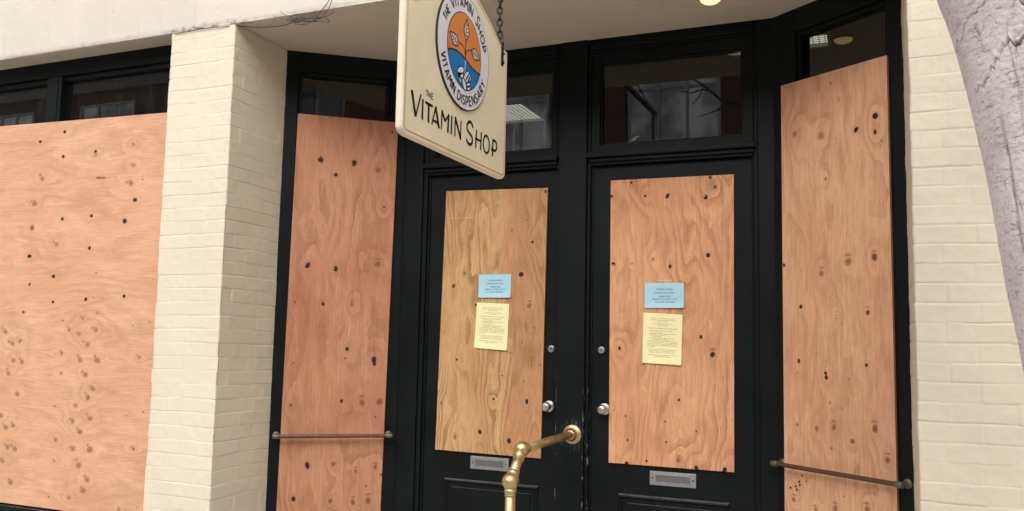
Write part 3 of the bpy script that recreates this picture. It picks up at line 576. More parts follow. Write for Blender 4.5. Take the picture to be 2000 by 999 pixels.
# ------------------------------------------------------------------ plywood
def plywood(label, quad, knots, streaks, pales, org, ang, yoff, mat, horiz=False, res=.0035, thick=.012, screws=()):
    TL, TR, BR, BL = [np.array(p) for p in quad]
    u0 = (BL[0]+BR[0])/2; z0 = min(BL[1], BR[1])
    nu = int((TR[0]-TL[0])/res)+1; nz = int((TL[1]-BL[1])/res)+1
    a = np.linspace(0, 1, nu)[None, :, None]; b = np.linspace(0, 1, nz)[:, None, None]
    P2 = (BL*(1-a)+BR*a)*(1-b)+(TL*(1-a)+TR*a)*b
    u, z = P2[..., 0], P2[..., 1]
    c, l = (z, u) if horiz else (u, z)
    kd = np.full(u.shape, 9.); kk = np.zeros(u.shape); best = kd.copy(); disp = np.zeros(u.shape); kb = np.zeros(u.shape)
    r_ = np.random.default_rng(5)
    full = []
    for kx, kz, r, d in knots:
        full.append((kx, kz, r*(.80 if .28 < d < .6 and horiz else .92), d, 0))
        if horiz and .28 < d < .6 and r > .010:      # smeared knots: a tail of smaller marks to the upper left
            for q in range(2):
                full.append((kx-r*r_.uniform(.35, .95)*(q+.7), kz+r*r_.uniform(.2, .8)*(q+.7), r*r_.uniform(.34, .6), .19+.06*r_.random(), 0))
        if not horiz and r > .0085 and d < .9 and r_.random() < .7: full.append((kx+r*r_.normal(0, .15), kz+r*r_.uniform(1.75, 2.1), r*.55, .18, 1))    # the brow of compressed grain over a knot
    def seg_mask(L):
        out = np.zeros(u.shape)
        for x0, y0, x1, y1, w_, d in L:
            dx, dy = x1-x0, y1-y0; t = np.clip(((u-x0)*dx+(z-y0)*dy)/(dx*dx+dy*dy+1e-9), 0, 1)
            ds = np.hypot(u-x0-t*dx+.0012*np.sin(t*17+x0*50), z-y0-t*dy)
            out = np.maximum(out, d*np.exp(-(ds/max(w_*.75, .0019))**2)*np.clip(.55+.6*vnoise(u, z, 77, 55.), 0, 1))
        return out
    for kx, kz, r, d, brow in full:
        kc, kl = (kz, kx) if horiz else (kx, kz)
        asp = 1.+.25*r_.random()
        w = math.atan2(1, 1)*0+r_.normal(0, .3)
        dc = (c-kc)*math.cos(w)+(l-kl)*math.sin(w); dl_ = -(c-kc)*math.sin(w)+(l-kl)*math.cos(w)
        dd = np.sqrt((dc*asp)**2+(dl_/asp)**2)/r
        if brow: dd = np.sqrt(((c-kc)*.55)**2+((l-kl+((c-kc)**2)*14.)*1.6)**2)/r
        m = dd < best; best[m] = dd[m]; kk[m] = d
        if brow: continue
        if r > .006: kb += np.exp(-((c-kc)**2+((l-kl)*.62)**2)/(2*(r*2.3+.010)**2))*(.6+.5*r_.random())*(.45 if horiz else 1.)
        rr = r*1.9 if d < .75 else r*1.35
        disp += (c-kc)*rr**2/((c-kc)**2+((l-kl)*.42)**2+rr**2*.55)
    P = np.zeros(u.shape+(3,)); P[..., 0] = u-u0; P[..., 2] = z-z0
    o = grid_mesh('plywood_board', P, mat, dict(gx=c-disp, gl=l, kd=np.minimum(best, 9), kk=kk, kb=kb, st=seg_mask(streaks), pa=seg_mask(pales)))
    mb = MB(); q = [(p[0]-u0, p[1]-z0) for p in (BL, BR, TR, TL)]
    mb.add([(x, .0006, zz_) for x, zz_ in q]+[(x, thick, zz_) for x, zz_ in q], [(0, 1, 2, 3), (7, 6, 5, 4), (0, 4, 5, 1), (1, 5, 6, 2), (2, 6, 7, 3), (3, 7, 4, 0)], mat)
    mb.add([(q[0][0], 0, q[0][1]), (q[1][0], 0, q[1][1]), (q[2][0], 0, q[2][1]), (q[3][0], 0, q[3][1])]+[(x, .0006, zz_) for x, zz_ in q], [(0, 4, 5, 1), (1, 5, 6, 2), (2, 6, 7, 3), (3, 7, 4, 0)], mat)
    join_into(o, mb)
    for sx, sz in screws:
        mb = MB(); mb.lathe([(-.001, .0048), (.0012, .0046), (.0016, .003), (.0008, .001)], (sx-u0, 0, sz-z0), (0, -1, 0), M['alu'], 14); mb.build('screw', o)
    place(o, org, ang, u0, yoff, z0); tag(o, label, 'plywood board', 'plywood boards over the shopfront')
    return o
plywood('pale orange plywood sheet over the wide shop window left of the brick pillar', [(-4.95, 2.661), (-3.36, 2.627), (-3.36, .497), (-4.95, .497)], K_WB, S_WB, P_WB, (0, 0), 0., 3.402, M['ply_bay'], True, .0036)
plywood('tall reddish plywood board on the angled window right of the brick pillar', [(.073, 2.661), (.620, 2.655), (.592, .36), (.054, .36)], K_LB, S_LB, P_LB, A1, T1, -.0135, M['ply_red'])
plywood('blond plywood board on the left door behind the brass handrail', [(-2.124, 2.262), (-1.529, 2.251), (-1.545, .857), (-2.148, .862)], K_DL, S_DL, P_DL, (0, 0), 0., 4.1335, M['ply_tan'], False, .003, .012, ((-2.106, 2.235), (-1.548, 2.02), (-2.118, 1.25), (-1.566, .90)))
plywood('orange plywood board on the right door with chipped bottom edge', [(-1.188, 2.271), (-.577, 2.268), (-.583, .861), (-1.187, .862)], K_DR, S_DR, P_DR, (0, 0), 0., 4.1335, M['ply_orange'], False, .003, .012, ((-1.172, 1.838), (-.716, 2.168), (-.606, 1.30), (-1.166, 1.12), (-.62, .91)))
plywood('tall warm plywood board on the angled window beside the right brick wall', [(.060, 2.662), (.614, 2.653), (.612, .36), (.052, .36)], K_RB, S_RB, P_RB, A2, T2, -.0135, M['ply_warm'])

# ------------------------------------------------------------------ paper notices
def text_shape(s, bold=False):
    cu = bpy.data.curves.new('t', 'FONT'); cu.body = s; cu.resolution_u = 2; cu.offset = .012 if bold else 0.
    ob = bpy.data.objects.new('t', cu); COL.objects.link(ob); bpy.context.view_layer.update()
    me = ob.evaluated_get(bpy.context.evaluated_depsgraph_get()).to_mesh()
    vs = [v.co.copy() for v in me.vertices]; fs = [tuple(p.vertices) for p in me.polygons]
    ob.to_mesh_clear(); bpy.data.objects.remove(ob); bpy.data.curves.remove(cu)
    return vs, fs
def notice(label, quad, lines, m, mi, group, yoff=4.1335):
    TL, TR, BR, BL = [Vector((p[0], 0, p[1])) for p in quad]; c = (TL+TR+BR+BL)/4
    TL, TR, BR, BL = TL-c, TR-c, BR-c, BL-c
    def at(a, b):   # a across, b downwards
        p = (TL*(1-a)+TR*a)*(1-b)+(BL*(1-a)+BR*a)*b
        p.y = -.0016-.004*(math.sin(b*3.1+.4)*.5+.5)*(abs(a-.5)*1.6)**2-.012*max(0, b-.6)**2*(1.2+a)*2.2-.0008*math.sin(a*7+b*5+len(lines))
        return p
    nu, nv = 12, 12; P = np.array([[at(i/nu, j/nv) for i in range(nu+1)] for j in range(nv+1)])
    o = grid_mesh('paper_notice', P, m)
    mb = MB(); vs = []
    rim = [(i, 0) for i in range(nu)]+[(nu, j) for j in range(nv)]+[(nu-i, nv) for i in range(nu)]+[(0, nv-j) for j in range(nv)]
    k = len(rim); vs = [at(i/nu, j/nv) for i, j in rim]+[at(i/nu, j/nv)+Vector((0, .0005, 0)) for i, j in rim]
    mb.add(vs, [(i, (i+1) % k, k+(i+1) % k, k+i) for i in range(k)], m); join_into(o, mb)
    o.location = (c.x, yoff, c.z); tag(o, label, 'notice', group)
    w_ = (TR-TL).length; h_ = (TL-BL).length; mb = MB()
    for s, b, hgt, wid, x, al in lines:
        vs, fs = text_shape(s, True); xs = [v.x for v in vs]; x0, x1 = min(xs), max(xs)
        sx = wid/(x1-x0) if wid else hgt/.7*h_/w_*1.0
        out = []
        for v in vs:
            a = x+(v.x-(x0+x1)/2 if al == 'c' else v.x-x0)*sx; q = at(a, b-v.y*hgt/.7); q.y -= .0005; out.append(q)
        mb.add(out, fs, mi)
    mb.build('printed_text', o)
    return o
BLUE = [('DELIVERY DRIVERS', .285, .058, .42, .515, 'c'), ('PLEASE KNOCK LOUDLY', .425, .058, .52, .515, 'c'), ('SOME IS HERE', .565, .058, .31, .515, 'c'),
        ('MONDAY TO FRIDAY 9 TO 5', .675, .058, .62, .515, 'c'), ('TO ACCEPT DELIVERIES', .79, .058, .51, .515, 'c')]
YEL = [('We have a lot of demand as we make', .105, .014, .62, .5, 'c'), ('temporary changes to ensure the safety of our', .140, .014, .66, .5, 'c'), ('customers and staff.', .172, .014, .28, .5, 'c'),
       ('The Vitamin Shop phone lines will be', .217, .014, .52, .5, 'c'), ('open until closing.', .250, .014, .25, .5, 'c'), ('You may use the alternative and contactless options:', .305, .016, .76, .5, 'c'),
       ('1. Please email us with the following details', .352, .014, .60, .16, 'l'), ('your list and name', .380, .014, .26, .24, 'l'), ('2. You may leave a message for the store to call you back', .412, .014, .68, .16, 'l'),
       ('and we will return your call as soon', .440, .014, .40, .18, 'l'), ('as we are able', .468, .014, .24, .24, 'l'), ('3. The website lists items through our contact page', .500, .014, .64, .16, 'l'),
       ('order online at the web address', .530, .016, .44, .24, 'l'), ('We can ship right to your door from the website, the', .556, .014, .76, .12, 'l'), ('store will have many items for curbside pickup. Please', .584, .014, .76, .12, 'l'),
       ('be sure to include all of your contact details on the', .612, .014, .76, .12, 'l'), ('form so that we can accommodate, thank you kindly for', .640, .014, .76, .12, 'l'), ('your patience', .668, .014, .2, .12, 'l'),
       ('At this time we are committed to public health and safety', .722, .014, .72, .13, 'l'), ('as well as serving each of our regular customers with care', .752, .014, .68, .16, 'l'), ('and hope you continue to be well in these days.', .782, .014, .66, .16, 'l'),
       ('Thank you so much for your support of our family store', .832, .014, .74, .5, 'c'), ('and keep well in all things', .862, .014, .42, .5, 'c')]
notice('blue notice on the blond plywood of the left door above a yellow sheet', [(-1.913, 1.798), (-1.726, 1.799), (-1.726, 1.675), (-1.913, 1.675)], BLUE, M['paperb'], M['inkb'], 'notices taped to the boarded doors')
notice('yellow notice hung askew on the blond plywood of the left door', [(-1.921, 1.650), (-1.734, 1.642), (-1.740, 1.398), (-1.930, 1.408)], YEL, M['papery'], M['inky'], 'notices taped to the boarded doors')
notice('blue notice on the orange plywood of the right door above a yellow sheet', [(-1.008, 1.747), (-.816, 1.746), (-.816, 1.624), (-1.010, 1.623)], BLUE, M['paperb'], M['inkb'], 'notices taped to the boarded doors')
notice('yellow notice on the orange plywood of the right door under a blue sheet', [(-1.015, 1.601), (-.823, 1.592), (-.828, 1.348), (-1.019, 1.355)], YEL, M['papery'], M['inky'], 'notices taped to the boarded doors')

# ------------------------------------------------------------------ guard rails across the side windows
def guard_rail(label, org, ang, s0, s1, z):
    t = empty('guard_rail'); place(t, org, ang, s0, 0, z); L = s1-s0; off = -.056
    tag(t, label, 'guard rail', 'bronze guard rails across the angled windows')
    mb = MB(); mb.tube([(-.010, off, 0), (.012, off, 0), (L-.012, off, 0), (L+.010, off, 0)], .0098, M['bronze'], 18); mb.build('bar', t)
    for x in (0., L):
        mb = MB(); f = M['verdigris']
        mb.lathe([(-.001, .0195), (.004, .0195), (.006, .0175), (.0065, .0135), (.012, .0105), (.040, .0095), (.046, .0115)], (x, 0, 0), (0, -1, 0), f, 16 if x else 24)
        mb.lathe([(-.016, .0118), (-.013, .0132), (.013, .0132), (.016, .0118)], (x, off, 0), (1, 0, 0), f, 20)
        mb.build('flange', t)
guard_rail('bronze guard rail across the reddish plywood right of the brick pillar', A1, T1, .036, .624, .930)
guard_rail('bronze guard rail across the plywood beside the right brick wall', A2, T2, .034, .652, .926)

# ------------------------------------------------------------------ brass handrail
t = empty('handrail', (-1.366, 3.306, GZ)); tag(t, 'polished brass handrail bracketed to the black post between the doors', 'handrail')
o0 = Vector((-1.366, 3.306, GZ)); p = lambda x, y, z: Vector((x, y, z))-o0
Wf, E1, E2 = p(-1.366, 4.103, .991), p(-1.366, 3.425, .991), p(-1.366, 3.306, .873)
mb = MB(); mb.tube([E1, Wf+Vector((0, -.02, 0))], .0195, M['brass'], 24); mb.build('rail', t)
mb = MB(); mb.lathe([(-.001, .048), (.005, .048), (.008, .046), (.010, .040), (.014, .036), (.017, .030), (.030, .0275), (.034, .024), (.040, .0235), (.041, .020)], Wf, (0, -1, 0), M['brass'], 40); mb.build('wall_flange', t)
dg = (E2-E1).normalized()
def ball(c, r, dirs):
    mb = MB(); mb.lathe([(-r*math.cos(a), r*math.sin(a)) for a in [PI*i/18 for i in range(19)]], c, (0, 0, 1), M['brass'], 32)
    for d in dirs:
        mb.lathe([(r*.72, .0235), (r*.98, .0262), (r*1.06, .0268), (r*1.14, .0255), (r*1.2, .0232), (r*1.48, .0232), (r*1.54, .0242), (r*1.60, .0238), (r*1.62, .02)], c, d, M['brass'], 32)
    return mb.build('ball_fitting', t)
ball(E1, .0335, [Vector((0, 1, 0)), dg]); ball(E2, .0355, [-dg, Vector((0, 0, -1))])
mb = MB(); mb.tube([E1, E2], .0205, M['brass'], 24); mb.build('sloped_tube', t)
mb = MB(); mb.tube([Vector((0, 0, .0)), E2], .0215, M['brass'], 24); mb.lathe([(0, .05), (.006, .05), (.010, .045), (.014, .03), (.03, .025)], (0, 0, 0), (0, 0, 1), M['brass']); mb.build('post', t)

# ------------------------------------------------------------------ the hanging sign
SX, SY, SZ = -1.3745, 2.774, 2.513
sign = empty('hanging_sign', (SX, SY, SZ))
tag(sign, 'cream hanging shop sign with round plant emblem reading THE VITAMIN SHOP', 'sign')
half = [(0., .292), (.05, .289), (.095, .279), (.135, .2612), (.19, .2405), (.2447, .2191), (.285, .196), (.3209, .1766), (.352, .159), (.3867, .1487), (.412, .1460), (.4265, .1455)]
cor = [(.4285, .140), (.4285, -.375)]+[(.4285-.04+.04*math.cos(a), -.375-.027*math.sin(a)*1.0) for a in [PI/2*i/6 for i in range(1, 7)]]
right = half+cor
outline = right+[(-x, z) for x, z in reversed(right) if x > 1e-6]
def inset(poly, d):
    k = len(poly); o = []
    for i in range(k):
        a, b, c = Vector(poly[i-1]), Vector(poly[i]), Vector(poly[(i+1) % k])
        e1, e2 = (b-a).normalized(), (c-b).normalized(); n1, n2 = Vector((e1.y, -e1.x)), Vector((e2.y, -e2.x))
        m_ = n1+n2; m_ = m_/max(m_.length_squared/2, .3); o.append(tuple(b+m_*d))
    return o
k = len(outline); mb = MB(); th = .026
ins = inset(outline, .005)
loops = [(-th, ins), (-th+.005, outline), (-.005, outline), (0., ins)]
vs = [(x, y, z) for x, pl in loops for y, z in pl]
mb.add(vs[k:3*k], [(i, (i+1) % k, k+(i+1) % k, k+i) for i in range(k)], M['signedge'])
mb.add(vs[2*k:], [(i, (i+1) % k, k+(i+1) % k, k+i) for i in range(k)], M['signedge'])
mb.add(vs[:2*k], [(i, (i+1) % k, k+(i+1) % k, k+i) for i in range(k)], M['signedge'])
mb.add(vs[3*k:], [tuple(range(k))], M['signcream']); mb.add(vs[:k], [tuple(range(k))[::-1]], M['signcream'])
panel = mb.build('sign_panel', sign)
def ribbon(mb, pts, w, m, x, closed=False, curve=0):
    P = [Vector(q) for q in pts]
    if curve:
        Q = []; n_ = len(P)
        for i in range(n_ if closed else n_-1):
            g = lambda j: P[j % n_] if closed else P[min(max(j, 0), n_-1)]
            p0, p1, p2, p3 = g(i-1), g(i), g(i+1), g(i+2)
            for s in range(curve):
                f = s/curve; Q.append(.5*((2*p1)+(p2-p0)*f+(2*p0-5*p1+4*p2-p3)*f*f+(3*p1-p0-3*p2+p3)*f**3))
        if not closed: Q.append(P[-1])
        P = Q
    if not closed and not isinstance(w, (list, tuple)):
        for i in range(1, len(P)-1):
            if (P[i]-P[i-1]).normalized().dot((P[i+1]-P[i]).normalized()) < .25:      # a sharp corner: two square-ended strokes
                d1, d2 = (P[i]-P[i-1]).normalized(), (P[i+1]-P[i]).normalized()
                ribbon(mb, P[:i]+[P[i]+d1*w*.3], w, m, x); ribbon(mb, [P[i]-d2*w*.3]+P[i+1:], w, m, x); return
    n_ = len(P); W = w if isinstance(w, (list, tuple)) else None; vs = []
    for i in range(n_):
        a = P[i-1] if (i or closed) else None; c = P[(i+1) % n_] if (i < n_-1 or closed) else None
        e1 = (P[i]-a).normalized() if a is not None else None; e2 = (c-P[i]).normalized() if c is not None else None
        if e1 is None: e1 = e2
        if e2 is None: e2 = e1
        n1, n2 = Vector((-e1.y, e1.x)), Vector((-e2.y, e2.x)); m_ = n1+n2; m_ = m_/max(m_.length_squared/2, .45)
        ww = (W[0]+(W[1]-W[0])*i/(n_-1)) if W else w
        vs += [(x, *(P[i]+m_*ww/2)), (x, *(P[i]-m_*ww/2))]
    fs = [(2*i, 2*((i+1) % n_), 2*((i+1) % n_)+1, 2*i+1) for i in range(n_ if closed else n_-1)]
    mb.add(vs, fs, m)
mb = MB(); ribbon(mb, inset(outline, .0165), .0048, M['gold'], .0006, True); mb.build('gold_border', panel)

# lettering: strokes of a narrow hand-drawn capital alphabet
zb, zt = -.3258, -.2575
def strokes(mb, L, w, m, x, curve=8):
    for pts, cv, *ww in L: ribbon(mb, pts, ww[0]*1.14 if ww else w, m, x, False, curve if cv else 0)
mb = MB()
strokes(mb, [([(-.3705, -.2445), (-.3400, -.3262)], 0, .0125), ([(-.3395, -.3262), (-.3075, -.2425)], 0, .0075), ([(-.2931, zt+.003), (-.2935, zb)], 0, .0100),
  ([(-.2765, -.2605), (-.2220, -.2605)], 0, .0080), ([(-.2505, -.2590), (-.2495, zb)], 0, .0105),
  ([(-.2254, zb), (-.1990, -.2560)], 0, .0070), ([(-.2005, -.2560), (-.1709, zb)], 0, .0120), ([(-.2180, -.3085), (-.1790, -.3085)], 0, .0075),
  ([(-.1538, zb), (-.1510, -.2569)], 0, .0072), ([(-.1530, -.2560), (-.1262, -.2890)], 0, .0100), ([(-.1268, -.2890), (-.0970, -.2590)], 0, .0068), ([(-.0985, -.2570), (-.1035, zb)], 0, .0105),
  ([(-.0743, zt+.001), (-.0757, zb)], 0, .0095), ([(-.0464, zb), (-.0460, -.2535)], 0, .0075), ([(-.0472, -.2535), (.0035, -.3262)], 0, .0110), ([(.0021, -.3255), (.0021, -.2558)], 0, .0070),
  ([(.1065, -.2575), (.0960, -.2455), (.0820, -.2405), (.0660, -.2450), (.0545, -.2590), (.0570, -.2750), (.0760, -.2850), (.0960, -.2930), (.1035, -.3060), (.0960, -.3215), (.0800, -.3275), (.0640, -.3240), (.0514, -.3130)], 1, .0100),
  ([(.1375, -.2576), (.1350, -.3282)], 0, .0095), ([(.1822, -.2565), (.1797, -.3276)], 0, .0095), ([(.1262, -.2925), (.1800, -.2925)], 0, .0072),
  ([(.2955, -.2593), (.2930, -.3290)], 0, .0100), ([(.2940, -.2618), (.3180, -.2618), (.3320, -.2700), (.3330, -.2860), (.3220, -.2990), (.3020, -.3015), (.2800, -.3010)], 1, .0088)], .009, M['ink'], .0012)
ribbon(mb, [(.2318+.029*math.cos(a), -.2935+.0345*math.sin(a)) for a in [2*PI*i/28 for i in range(28)]], .0095, M['ink'], .0012, True)
strokes(mb, [([(-.2740, -.2172), (-.2585, -.2172)], 0), ([(-.2660, -.2165), (-.2660, -.2370)], 0), ([(-.2545, -.2165), (-.2545, -.2372)], 0), ([(-.2435, -.2165), (-.2435, -.2372)], 0), ([(-.2545, -.2270), (-.2435, -.2270)], 0),
  ([(-.2338, -.2165), (-.2338, -.2378)], 0), ([(-.2345, -.2172), (-.2212, -.2172)], 0), ([(-.2345, -.2270), (-.2225, -.2270)], 0), ([(-.2345, -.2371), (-.2212, -.2371)], 0)], .0036, M['ink'], .0012)
mb.build('lettering', panel)

# the round emblem, raised from the panel
EC = (.0035, .0085); ER, EI, EX = .2215, .1455, .0065
em = empty('e'); bpy.data.objects.remove(em)
mb = MB(); seg = 96
cir = lambda r, x: [(x, EC[0]+r*math.cos(2*PI*i/seg), EC[1]+r*math.sin(2*PI*i/seg)) for i in range(seg)]
def ring(mb, r0, x0, r1, x1, m):
    mb.add(cir(r0, x0)+cir(r1, x1), [(i, (i+1) % seg, seg+(i+1) % seg, seg+i) for i in range(seg)], m)
def disc(mb, r, x, m): mb.add(cir(r, x), [tuple(range(seg))], m)
ring(mb, ER, .0005, ER, EX, M['ink']); ring(mb, ER, EX, ER-.0045, EX+.001, M['ink']); disc(mb, ER-.0045, EX+.001, M['white'])
emblem = mb.build('emblem', sign)
X0_ = EX+.0016
mb = MB(); disc(mb, EI, X0_, M['ink'])
wave = [(-.1385, -.0310), (-.1088, -.0175), (-.0642, -.0105), (-.023, -.0132), (.0094, -.0180), (.0449, -.0290), (.0867, -.0370), (.1231, -.0393), (.1440, -.0388)]
wl = []
for i in range(len(wave)-1):
    for s in range(6):
        f = s/6; q0, q1, q2, q3 = [Vector(wave[min(max(i+j, 0), len(wave)-1)]) for j in (-1, 0, 1, 2)]
        wl.append(.5*((2*q1)+(q2-q0)*f+(2*q0-5*q1+4*q2-q3)*f*f+(3*q1-q0-3*q2+q3)*f**3))
wl.append(Vector(wave[-1])); ri = EI-.004
def half_disc(top):
    e0 = wl[0]-Vector(EC); e1 = wl[-1]-Vector(EC); a0 = math.atan2(e0.y, e0.x); a1 = math.atan2(e1.y, e1.x)
    pts = [EC[0]*1+0 for _ in ()]; arc = []
    if top:
        if a0 < 0: a0 += 2*PI
        for i in range(61): a = a1+(a0-a1)*i/60; arc.append((EC[0]+ri*math.cos(a), EC[1]+ri*math.sin(a)))
        return [tuple(q) for q in wl]+arc
    if a0 > 0: a0 -= 2*PI
    for i in range(61): a = a1+(a0-a1)*i/60; arc.append((EC[0]+ri*math.cos(a), EC[1]+ri*math.sin(a)))
    return [tuple(q) for q in wl]+arc
for top, m in ((True, M['orange']), (False, M['blue'])):
    pl = half_disc(top); mb.add([(X0_+.0005, *q) for q in pl], [tuple(range(len(pl)))], m)
ribbon(mb, [tuple(q) for q in wl], .0052, M['ink'], X0_+.0010)
def blob(pts, x, m, rim=.0038, cv=5):
    P = [Vector(q) for q in pts]; n_ = len(P); Q = []
    for i in range(n_):
        p0, p1, p2, p3 = P[i-1], P[i], P[(i+1) % n_], P[(i+2) % n_]
        for s in range(cv):
            f = s/cv; Q.append(.5*((2*p1)+(p2-p0)*f+(2*p0-5*p1+4*p2-p3)*f*f+(3*p1-p0-3*p2+p3)*f**3))
    mb.add([(x, *q) for q in Q], [tuple(range(len(Q)))], m)
    ribbon(mb, [tuple(q) for q in Q], rim, M['ink'], x+.0004, True)
def leaf(base, tip, wid):
    b, t_ = Vector(base), Vector(tip); d = (t_-b); L = d.length; d /= L; nn = Vector((-d.y, d.x))
    pts = [b]+[b+d*L*f+nn*wid*s for f, s in ((.18, .30), (.42, .5), (.68, .34))]+[t_]+[b+d*L*f-nn*wid*s for f, s in ((.68, .34), (.42, .5), (.18, .30))]
    blob(pts, X0_+.0014, M['white'], .0042, 5)
    ribbon(mb, [tuple(b), tuple(t_)], .0026, M['ink'], X0_+.0020)
    for f in (.16, .34, .52, .68):
        w_ = wid*(.42 if f < .6 else .25)
        for s in (1, -1): ribbon(mb, [tuple(b+d*L*f), tuple(b+d*L*(f+.13)+nn*w_*s)], (.0040, .0020), M['ink'], X0_+.0020)
ribbon(mb, [(.0085, .0550), (.0075, .02), (.0085, -.0180)], .0040, M['ink'], X0_+.0012, False, 4)
ribbon(mb, [(-.0480, .0290), (-.0205, .0255), (.0030, .0110), (.0080, -.0120)], .0036, M['ink'], X0_+.0012, False, 5)
ribbon(mb, [(.0550, .0292), (.0290, .0215), (.0130, .0060), (.0085, -.0120)], .0036, M['ink'], X0_+.0012, False, 5)
leaf((.0095, .0545), (.0125, .1350), .042); leaf((-.0530, .0135), (-.1235, .0400), .042); leaf((.0560, .0300), (.1330, .0190), .042)
ribbon(mb, [(.0070, -.0240), (.0058, -.0760)], (.0055, .0035), M['white'], X0_+.0012)
def capsule(c, d, L, w):
    c, d = Vector(c), Vector(d).normalized(); nn = Vector((-d.y, d.x))
    pts = [c+d*(L/2)*math.cos(a)*1.0+nn*(w/2)*math.sin(a) for a in [2*PI*i/10 for i in range(10)]]
    blob(pts, X0_+.0014, M['white'], .0034, 4)
capsule((-.030, -.074), (.9, .45), .058, .028); capsule((-.026, -.093), (.85, .25), .040, .020); capsule((-.036, -.104), (.35, -.5), .040, .018)
capsule((.018, -.080), (.75, .75), .056, .022); capsule((.033, -.086), (.75, .8), .052, .018); capsule((.046, -.088), (.7, .85), .036, .014)
capsule((.003, -.117), (.6, -.75), .050, .025); capsule((.039, -.107), (.5, .5), .030, .022); capsule((.042, -.121), (.8, .4), .030, .016)
mb.build('emblem_picture', emblem)
GL = {'T': (.62, [[(0, 1), (.62, 1)], [(.31, 1), (.31, 0)]]), 'H': (.62, [[(0, 0), (0, 1)], [(.62, 0), (.62, 1)], [(-.06, .42), (.62, .42)]]), 'E': (.46, [[(.46, 1), (0, 1), (0, 0), (.46, 0)], [(0, .52), (.4, .52)]]),
 'V': (.72, [[(0, 1), (.36, 0), (.72, 1)]]), 'I': (.0, [[(0, 0), (0, 1)]]), 'A': (.70, [[(0, 0), (.35, 1), (.70, 0)], [(.12, .28), (.6, .28)]]), 'M': (.80, [[(0, 0), (.08, 1), (.40, .45), (.72, 1), (.80, 0)]]),
 'N': (.62, [[(0, 0), (0, 1), (.62, 0), (.62, 1)]]), 'S': (.48, [[(.46, .84), (.34, .98), (.14, .98), (.02, .82), (.08, .62), (.36, .44), (.48, .26), (.38, .05), (.16, 0), (0, .14)]]), 'O': (.80, [[(.40+.40*math.cos(2*PI*i/16), .5+.5*math.sin(2*PI*i/16)) for i in range(17)]]),
 'P': (.48, [[(0, 0), (0, 1), (.30, 1), (.47, .82), (.44, .52), (.26, .36), (-.05, .38)]]), 'D': (.64, [[(0, 0), (0, 1), (.34, .98), (.60, .72), (.60, .30), (.34, .02), (0, 0)]]), 'R': (.52, [[(0, 0), (0, 1), (.30, 1), (.47, .82), (.42, .56), (.22, .46), (0, .46)], [(.2, .46), (.52, 0)]]), 'Y': (.64, [[(0, 1), (.32, .48), (.64, 1)], [(.32, .48), (.32, 0)]])}
def arc_text(mb, word, a0, a1, rb, h, top, w=.0050, big=()):
    gap = .28; tot = sum(GL[c][0] for c in word)+gap*(len(word)-1); x = 0.; sc = h
    for i, ch in enumerate(word):
        gw, S_ = GL[ch]; hh_ = h*(1.25 if i in big else 1.)
        for st in S_:
            pts = []
            for px_, py in st:
                f = (x+px_)/tot; a = math.radians(a0+(a1-a0)*f); r = rb+py*hh_ if top else rb-py*hh_
                pts.append((EC[0]+r*math.cos(a), EC[1]+r*math.sin(a)))
            ribbon(mb, pts, w, M['ink'], EX+.0022)
        x += gw+gap
def word(*a, **k):
    mb = MB(); arc_text(mb, *a, **k); mb.build('emblem_word', emblem)
word('THE', 158, 140, .1665, .030, True, .0056); word('VITAMIN', 131, 71, .1645, .037, True, .0062, (0,)); word('SHOP', 59, 18, .1655, .034, True, .0064, (0,))
word('VITAMIN', -162, -114, .2010, .034, False, .0062); word('DISPENSARY', -106, -21, .2010, .034, False, .0062)
# straps, chains and the iron arm that carries it
for sy in (.3690, -.3690):
    mb = MB(); mb.box(-th-.004, .005, sy-.0105, sy+.0105, .068, .172, M['iron'], .003)
    mb.lathe([(.0, .006), (.004, .006), (.006, .004)], (.005, sy, .082), (1, 0, 0), M['iron'], 10); mb.lathe([(.0, .006), (.004, .006), (.006, .004)], (.005, sy, .118), (1, 0, 0), M['iron'], 10)
    mb.build('strap', sign)
    mb = MB(); z = .176; i = 0
    while z < .525:
        ang = (.35 if i % 2 else .35+PI/2)+.15*math.sin(i*1.7)
        mb.torus((-th/2+.001*math.sin(i), sy+.0012*math.sin(i*2.1), z), (0, 0, 1), (math.cos(ang), math.sin(ang), 0), .0175, .0098, .0036, M['iron']); z += .0262; i += 1
    mb.build('chain', sign)
mb = MB(); mb.box(-th/2-.010, -th/2+.010, -.46, YF-.008-SY, .532, .566, M['iron'], .004); mb.box(-th/2-.05, -th/2+.05, YF-.020-SY, YF-.006-SY, .51, .72, M['iron'], .004)
mb.tube([(-th/2, YF-.012-SY, .70), (-th/2, -.30, .56)], .005, M['iron'], 10)
mb.build('bracket_arm', sign)

